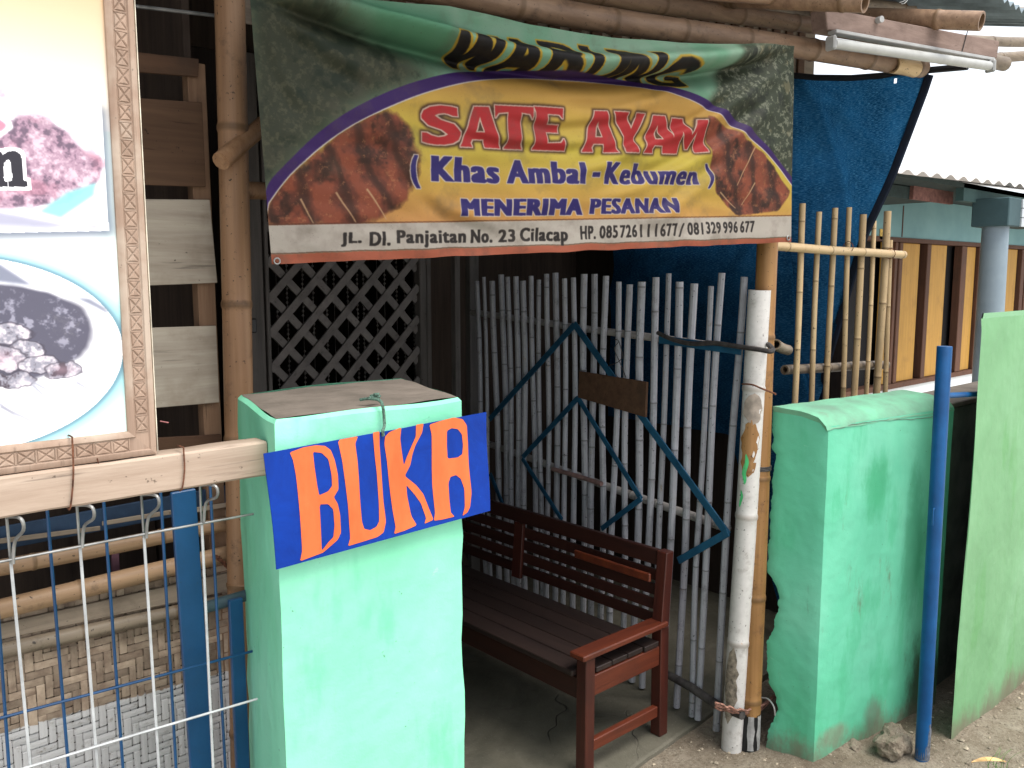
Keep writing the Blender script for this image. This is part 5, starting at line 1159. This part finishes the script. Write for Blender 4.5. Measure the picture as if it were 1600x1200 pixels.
# rocks, grass, leaf
def rock(name, c, r, seed, lab, par=None):
    bm = bmesh.new(); bmesh.ops.create_icosphere(bm, subdivisions=4, radius=1)
    for v in bm.verts:
        p = v.co.copy(); q = .7*mn.noise(p*1.1+Vector((seed, 0, 0)))+.3*mn.noise(p*2.7+Vector((0, seed, 0)))+.12*mn.noise(p*7+Vector((0, 0, seed)))
        s_ = 1+q*.55; v.co = Vector((p.x*s_*r[0], p.y*s_*r[1], max(-.6, p.z*s_)*r[2]))
    me = bpy.data.meshes.new(name); bm.to_mesh(me); bm.free(); o = link(name, me, MT['dirt'], None, False); o.location = c; tag(o, lab, 'rock'); return o
c = at_z(1396, 1160, .03); rock('broken_rock', (c[0], c[1], .035), (.085, .06, .062), 3.3, 'lump of broken concrete lying at the foot of the green wall stub')
c = at_z(1335, 1166, 0); rock('small_rock', (c[0], c[1]+.01, .0), (.05, .035, .02), 7.1, 'low flat dirt lump left of the larger broken rock')
c = at_z(1190, 1150, 0); rock('small_rock', (c[0]+.03, c[1], .0), (.04, .035, .03), 9.7, 'small rubble lump beside the wrapped foot of the bamboo post')
gv = MB(); rg = random.Random(12); ico = [(0, 0, 1), (.9, 0, 0), (.28, .85, .1), (-.73, .53, 0), (-.73, -.53, .1), (.28, -.85, 0), (0, 0, -1)]; icf = [(0, i, i % 5+1) for i in range(1, 6)]+[(6, i % 5+1, i) for i in range(1, 6)]
for i in range(1500):
    x = rg.uniform(2.3, 4.2); y = rg.uniform(.9, 1.97)
    if rg.random() > .35 and not (x > 3.3 or y > 1.75): continue
    if 2.9 < x < 3.9 and y > 1.545-.14*(x-2.944): continue
    q = rg.choice((.002, .003, .003, .004, .006, .009)) if rg.random() > .03 else .014; zz = apron(x, y)+q*.2; an = rg.uniform(0, 6); ca, sa = math.cos(an), math.sin(an)
    gv.add([(x+(a*ca-b*sa)*q*rg.uniform(.7, 1.2), y+(a*sa+b*ca)*q*rg.uniform(.7, 1.2), zz+c_*q*rg.uniform(.5, .8)) for a, b, c_ in ico], icf)
go = gv.build('gravel', mat_flat('grit_and_pebbles', (150, 138, 120), .95, var=.5, scale=9)); go['kind'] = 'stuff'; go['label'] = 'loose grit and small pebbles scattered on the dirt path'
gm = mat_flat('grass_blade', (96, 128, 70), .7); mb = MB(); rg = random.Random(8)
base = at_z(1560, 1194, .05)
for i in range(11):
    b = base+V(rg.uniform(-.03, .06), rg.uniform(-.02, .03), -.03); d = V(rg.uniform(-.05, .06), rg.uniform(-.04, .04), 0); h = rg.uniform(.05, .12); w_ = .0016; pts = [b+d*t*t*1.6+V(0, 0, h*t*(1.15-.4*t)) for t in np.linspace(0, 1, 6)]
    vv = []; 
    for q, p in enumerate(pts): vv += [p-V(RT[0], RT[1], 0)*w_*(1-q/6), p+V(RT[0], RT[1], 0)*w_*(1-q/6), p+V(0, .001, 0)]
    mb.add(vv, [(q*3+s_, q*3+(s_+1) % 3, q*3+3+(s_+1) % 3, q*3+3+s_) for q in range(5) for s_ in range(3)])
tag(mb.build('grass_tuft', gm), 'few thin green grass blades at the foot of the light green wall', 'grass')
c = at_z(1545, 1192, .045); vv = []
for i in range(9):
    t = i/8; w_ = .014*math.sin(math.pi*t)**.8+.0006
    for s_ in (-1, 0, 1): vv.append(c+V(RT[0], RT[1], 0)*(t-.5)*.13+V(FW[0], FW[1], 0)*s_*w_+V(0, 0, .012*math.sin(3*t)+(.004 if s_ else 0)))
tag(MB().add(vv, [(i*3+k_, i*3+k_+1, i*3+k_+4, i*3+k_+3) for i in range(8) for k_ in (0, 1)]).build('dry_leaf', mat_flat('dry_leaf', (222, 176, 118), .7), None, True), 'curled dry yellow leaf on the dirt by the light green wall', 'leaf')

# ------------------------------------------------------------------ roof over the stall
def roof():
    root = empty('stall_roof', (2, 3, 2.9), 'bamboo framed sheet roof over the stall with its eave above the banner', 'roof')
    # corrugated sheets rising inward
    k = mat_flat('weathered_roof_sheet', (120, 132, 138), .85, var=.3, scale=5, bump=.3)
    y0, z0, y1, z1 = 1.5, 3.04, 7.2, 4.35; 
    def sheet_(xa, xb, dz):
        n = int((xb-xa)/.0175); vv = []
        for i in range(n+1):
            x = xa+(xb-xa)*i/n; w_ = .012*math.sin(x/.07*2*math.pi)
            for t in (0, .5, 1): vv.append((x, y0+(y1-y0)*t, z0+(z1-z0)*t+w_+dz))
            for t in (1, .5, 0): vv.append((x, y0+(y1-y0)*t, z0+(z1-z0)*t+w_+dz+.006))
        MB().add(vv, [(i*6+j, i*6+(j+1) % 6, (i+1)*6+(j+1) % 6, (i+1)*6+j) for i in range(n) for j in range(6)]).build('roof_sheet', k, root, True)
    x = -1.6; q = 0
    while x < 4.2: sheet_(x, x+.84, .008*(q % 2)); x += .80; q += 1
    # slat ceiling seen above the banner
    def eave(a, b, yy, r, m_, s, hollow=.0, dpx=None):
        # beams parallel to the banner, placed on the upright plane shifted inward by yy
        p = at_v(a[0], a[1], BA, BB, yy); q_ = at_v(b[0], b[1], BA, BB, yy); return bamboo('eave_bamboo', p, q_, r, MT[m_], root, s, n=14, gap=.32, bend=.008, hollow=hollow)
    eave((560, -34), (1440, 106), .16, .040, 'bamdark', 61, .7)
    eave((820, -26), (1300, 44), .30, .032, 'bamdark', 62)
    eave((700, -90), (1570, 100), .50, .036, 'bamgrey', 63, .7)
    eave((900, -40), (1345, 8), .10, .034, 'bamdark', 64, .75)
    p = at_v(1430, 108, BA, BB, .14); q_ = at_v(1395, 101, BA, BB, .14); bamboo('eave_bamboo', q_, p, .034, MT['bamfencex'], root, 65, n=14, hollow=.75)
    # rafters running inward, open ends at the eave
    def raf(px, py, yy, r, s, m_='bamdark'):
        e = at_y(px, py, yy); sl_ = (z1-z0)/(y1-y0); d = V(-.10, 1, sl_); bamboo('rafter', e, e+d*(6.4-yy), r, MT[m_], root, s, n=14, gap=.4, hollow=.75, step=.12)
    raf(1534, 33, 1.35, .036, 71, 'bamdark'); raf(1352, 4, 1.45, .033, 72, 'bamdark')
    for i, x in enumerate((-.8, .1, .9, 1.7, 2.4, 3.0)): bamboo('rafter', V(x, 1.4, z0-.1*.23-.055), V(x, 6.6, z0+5.1*.23-.055), .035, MT['bamdark'], root, 80+i, n=12, gap=.4, hollow=.75, step=.15)
    for i, (a, b, yy, r) in enumerate((((1380, 24), (1640, 20), .75, .03), ((1480, 62), (1680, 66), 1.0, .03), ((1470, 92), (1640, 86), 1.15, .032), ((1330, 2), (1680, 42), .6, .02))):
        p = at_v(a[0], a[1], BA, BB, yy); q_ = at_v(b[0], b[1], BA, BB, yy); bamboo('purlin', p, q_, r, MT['bamgrey'], root, 90+i, n=12, gap=.4)
    # row of flat slats under the roof behind the banner top
    for i in range(26):
        x = 1.15+i*.115; z = 2.93; MB().box8([(x, 2.35, 2.55), (x+.055, 2.35, 2.55), (x+.055, 2.36, 2.55), (x, 2.36, 2.55), (x, 2.35, 3.2), (x+.055, 2.35, 3.2), (x+.055, 2.36, 3.2), (x, 2.36, 3.2)]).build('gable_slat', MT['plank_brown'], root)
    MB().box((1.1, 2.365, 2.55), (4.2, 2.37, 3.2)).build('gable_panel', MT['plank_grey'], root)
roof()
def lamp():
    PA, PB_ = V(3.1, 1.62), V(4.2, 1.40)
    f = lambda x, y, o=0: at_v(x, y, PA, PB_, o)
    root = empty('tube_lamp', f(1420, 80), 'unlit white fluorescent tube fitted under a brown timber at the eave', 'lamp')
    q = [f(1290, 12), f(1562, 64), f(1558, 91), f(1293, 46)]; n3 = V(.2, .98, 0)*.07
    tb = MB().box8([q[3], q[2], q[2]+n3, q[3]+n3, q[0], q[1], q[1]+n3, q[0]+n3]).build('eave_timber', mat_wood('grey_brown_timber', (112, 94, 86), (142, 122, 112), (1, 0, 0), .9, .4), None, bevel=.003)
    tag(tb, 'squared brown timber at the eave carrying the tube lamp', 'beam')
    wm = mat_flat('white_lamp_enamel', (158, 158, 156), .4, var=.08); a, b = f(1302, 68, -.02), f(1545, 103, -.02)
    MB().tube([a, b], .0185, 16).build('tube', mat_flat('milky_tube_glass', (168, 168, 164), .25, var=.05), root, True)
    for p, t in ((a, a-b), (b, b-a)):
        t = t/np.linalg.norm(t); MB().beam(p+t*.004+V(0, .0, .0), p+t*.02, .045, .05).build('end_cap', wm, root, bevel=.006)
    a2, b2 = f(1300, 50, .0), f(1548, 94, .0); MB().beam(a2, b2, .04, .012).build('batten', wm, root, bevel=.002)
    c = f(1371, 32, -.004); MB().tube([c+V(-.1, -.4, 0)*.0, c+V(-.006, -.02, 0)], .012, 14).build('insulator', wm, tb, True)
    x1_ = f(1512, 48, -.003); x2_ = f(1503, 82, -.003); wire('tie_wire', [x1_, (x1_+x2_)/2, x2_], .002, MT['rubber'], tb, 5)
    wire('tie_wire', [f(1405, 4), f(1412, 2), f(1420, -4), f(1414, 5), f(1408, 6)], .0012, MT['wire_grey'], tb, 5, 3)
lamp()
wl = empty('loose_wire', at_x(1405, 112, NX), 'dark wire loop tying the net pole to the eave bamboo', 'wire')
a = at_x(1404, 96, NX-.03); b = at_x(1406, 112, NX-.03); wire('strand', [a, b, b+V(0, .01, -.01)], .004, MT['rubber'], wl, 5); a = at_x(1428, 98, NX-.03); b = at_x(1417, 116, NX-.03); wire('strand', [a, b], .005, MT['rubber'], wl, 5)
a = at_y(205, 9, 2.395); b = at_y(400, 32, 2.395); o = MB().tube([a-(b-a), a, b, b+(b-a)*.2], .005, 8).build('ceiling_pipe', MT['wire_grey'], None, True); tag(o, 'thin grey pipe crossing the dark space high behind the plywood', 'pipe')

# ------------------------------------------------------------------ neighbour house
def house():
    YH = 4.5; root = empty('neighbour_house', (11, YH, 0), 'neighbouring house with ochre boards, teal fascia and corrugated roof', 'house')
    P = lambda x, y, c=YH: at_y(x, y, c)
    ochre = mat_wood('ochre_board', (172, 128, 58), (196, 150, 72), (0, 0, 1), .6, .25, (130, 92, 50), .2, (.92, 1.06)); brown = mat_wood('brown_trim', (84, 58, 46), (104, 72, 56), (0, 0, 1), .7, .3); dark = mat_flat('dark_gap', (22, 20, 22), .9)
    teal = mat_paint('teal_fascia', (112, 152, 156), (126, 166, 168), .7, (90, 110, 108), .3, 2, .1); white = mat_flat('white_wall', (228, 232, 232), .8, var=.05, scale=2)
    zt, zb = 2.24, .61
    x0, x1 = 7.6, 30
    MB().box((x0, YH-.02, 0), (x1, YH+.15, zb-.06)).build('parapet', white, root); MB().box((x0, YH-.05, zb-.059), (x1, YH+.12, zb)).build('sill', brown, root)
    MB().box((x0, YH+.1, zb+.001), (x1, YH+.12, zt)).build('dark_opening', dark, root); MB().box((x0, YH-.05, zt), (x1, YH+.14, zt+.05)).build('lintel', brown, root)
    bd = [(1376, 1391, 'o'), (1391, 1395, 'b'), (1398, 1403, 'b'), (1403, 1434, 'o'), (1441, 1447, 'b'), (1447, 1476, 'o'), (1495, 1503, 'b'), (1503, 1521, 'o'), (1522, 1530, 'b'), (1530, 1536, 'o'), (1545, 1552, 'o'), (1556, 1586, 'o'), (1589, 1594, 'b'), (1596, 1604, 'b'), (1604, 1640, 'o'), (1646, 1680, 'o')]
    for a, b, t in bd:
        xa, xb = P(a, 450)[0], P(b, 450)[0]; MB().box((xa, YH+.0 if t == 'o' else YH-.04, zb+.003), (xb, YH+.03 if t == 'o' else YH+.06, zt-.003)).build('board' if t == 'o' else 'stile', ochre if t == 'o' else brown, root, bevel=.006)
    MB().box((x0, YH-.04, zt+.052), (x1, YH+.1, 2.745)).build('fascia', teal, root)
    xj = P(1404, 350)[0]; MB().box((xj, YH-.046, zt+.06), (xj+.02, YH-.04, 2.65)).build('joint', brown, root)
    # little yellow sticker
    xa, xb = P(1368, 370)[0], P(1381, 370)[0]; za, zb_ = P(1370, 374)[2], P(1370, 358)[2]; MB().box((xa, YH-.05, za), (xb, YH-.045, zb_)).build('sticker', mat_flat('yellow_sticker', (232, 190, 96), .7), root)
    # eave underside beams
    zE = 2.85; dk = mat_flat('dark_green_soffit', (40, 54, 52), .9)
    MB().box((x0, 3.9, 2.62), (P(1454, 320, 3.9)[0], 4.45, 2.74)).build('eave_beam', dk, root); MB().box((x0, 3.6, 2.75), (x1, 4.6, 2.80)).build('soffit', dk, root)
    a, b = P(1430, 285, 3.85), P(1492, 290, 3.85); MB().box((a[0], 3.86, 2.62), (b[0], 3.9, 2.79)).build('brick_patch', mat_flat('brick_red', (122, 84, 76), .9), root)
    MB().box((P(1506, 300, 3.6)[0], 3.6, 2.62), (x1, 3.68, 2.80)).build('gutter_board', mat_paint('dark_teal', (58, 82, 82), (70, 96, 94), .8), root)
    # corrugated roof
    rm = mat_paint('pale_asbestos_sheet', (206, 202, 200), (226, 222, 220), .85, (190, 150, 130), .5, 1.2, .2); n = 500; vv = []
    xs_, xe = 6.5, 16.0
    for i in range(n+1):
        x = xs_+(xe-xs_)*i/n; w_ = .02*math.sin(x/.3*2*math.pi)
        for (y, z) in ((3.35, 2.84), (6.2, 3.36), (6.2, 3.375), (3.35, 2.855)): vv.append((x, y, z+w_-.11+.026*(x-7.3)))
    MB().add(vv, [(i*4+j, i*4+(j+1) % 4, (i+1)*4+(j+1) % 4, (i+1)*4+j) for i in range(n) for j in range(4)]).build('roof', rm, root, True)
    # column with block capital
    YC = 3.45; cxa, cxb = P(1527, 480, YC)[0], P(1568, 480, YC)[0]; cx = (cxa+cxb)/2; rr = (cxb-cxa)*.18
    cm = mat_paint('blue_grey_column', (118, 132, 142), (134, 148, 156), .6, (80, 90, 96), .3, 2, .15); MB().tube([(cx, YC, 0), (cx, YC, 1.2), (cx-.02, YC, 2.42)], [rr, rr, rr*.95], 24).build('column', cm, root, True)
    zc0, zc1 = P(1530, 352, YC)[2], P(1530, 306, YC)[2]; MB().box((cx-rr*1.35, YC-rr*1.3, zc0), (cx+rr*1.2, YC+rr*1.4, zc1)).build('capital', mat_paint('dark_teal_block', (52, 72, 76), (62, 84, 88), .8), root, bevel=.01)
    tl = mat_flat('pale_tile', (178, 184, 188), .4, var=.1, scale=4); xa = cx-rr*1.25; ya = YC-rr*1.3-.012
    for r_ in range(3):
        for c_ in range(3):
            w_ = rr*2.4/3; h = (zc1-zc0)/3; MB().box((cx+rr*1.2+.002+c_*.15, ya-.0, zc0+r_*h+.004), (cx+rr*1.2+.142+c_*.15, ya+.02, zc0+(r_+1)*h-.004)).build('tile', tl, root)
    MB().box((cx+rr*1.2+.0, ya+.022, zc0), (cx+rr*1.2+.5, ya+.2, zc1)).build('tile_backing', dk, root)
house()
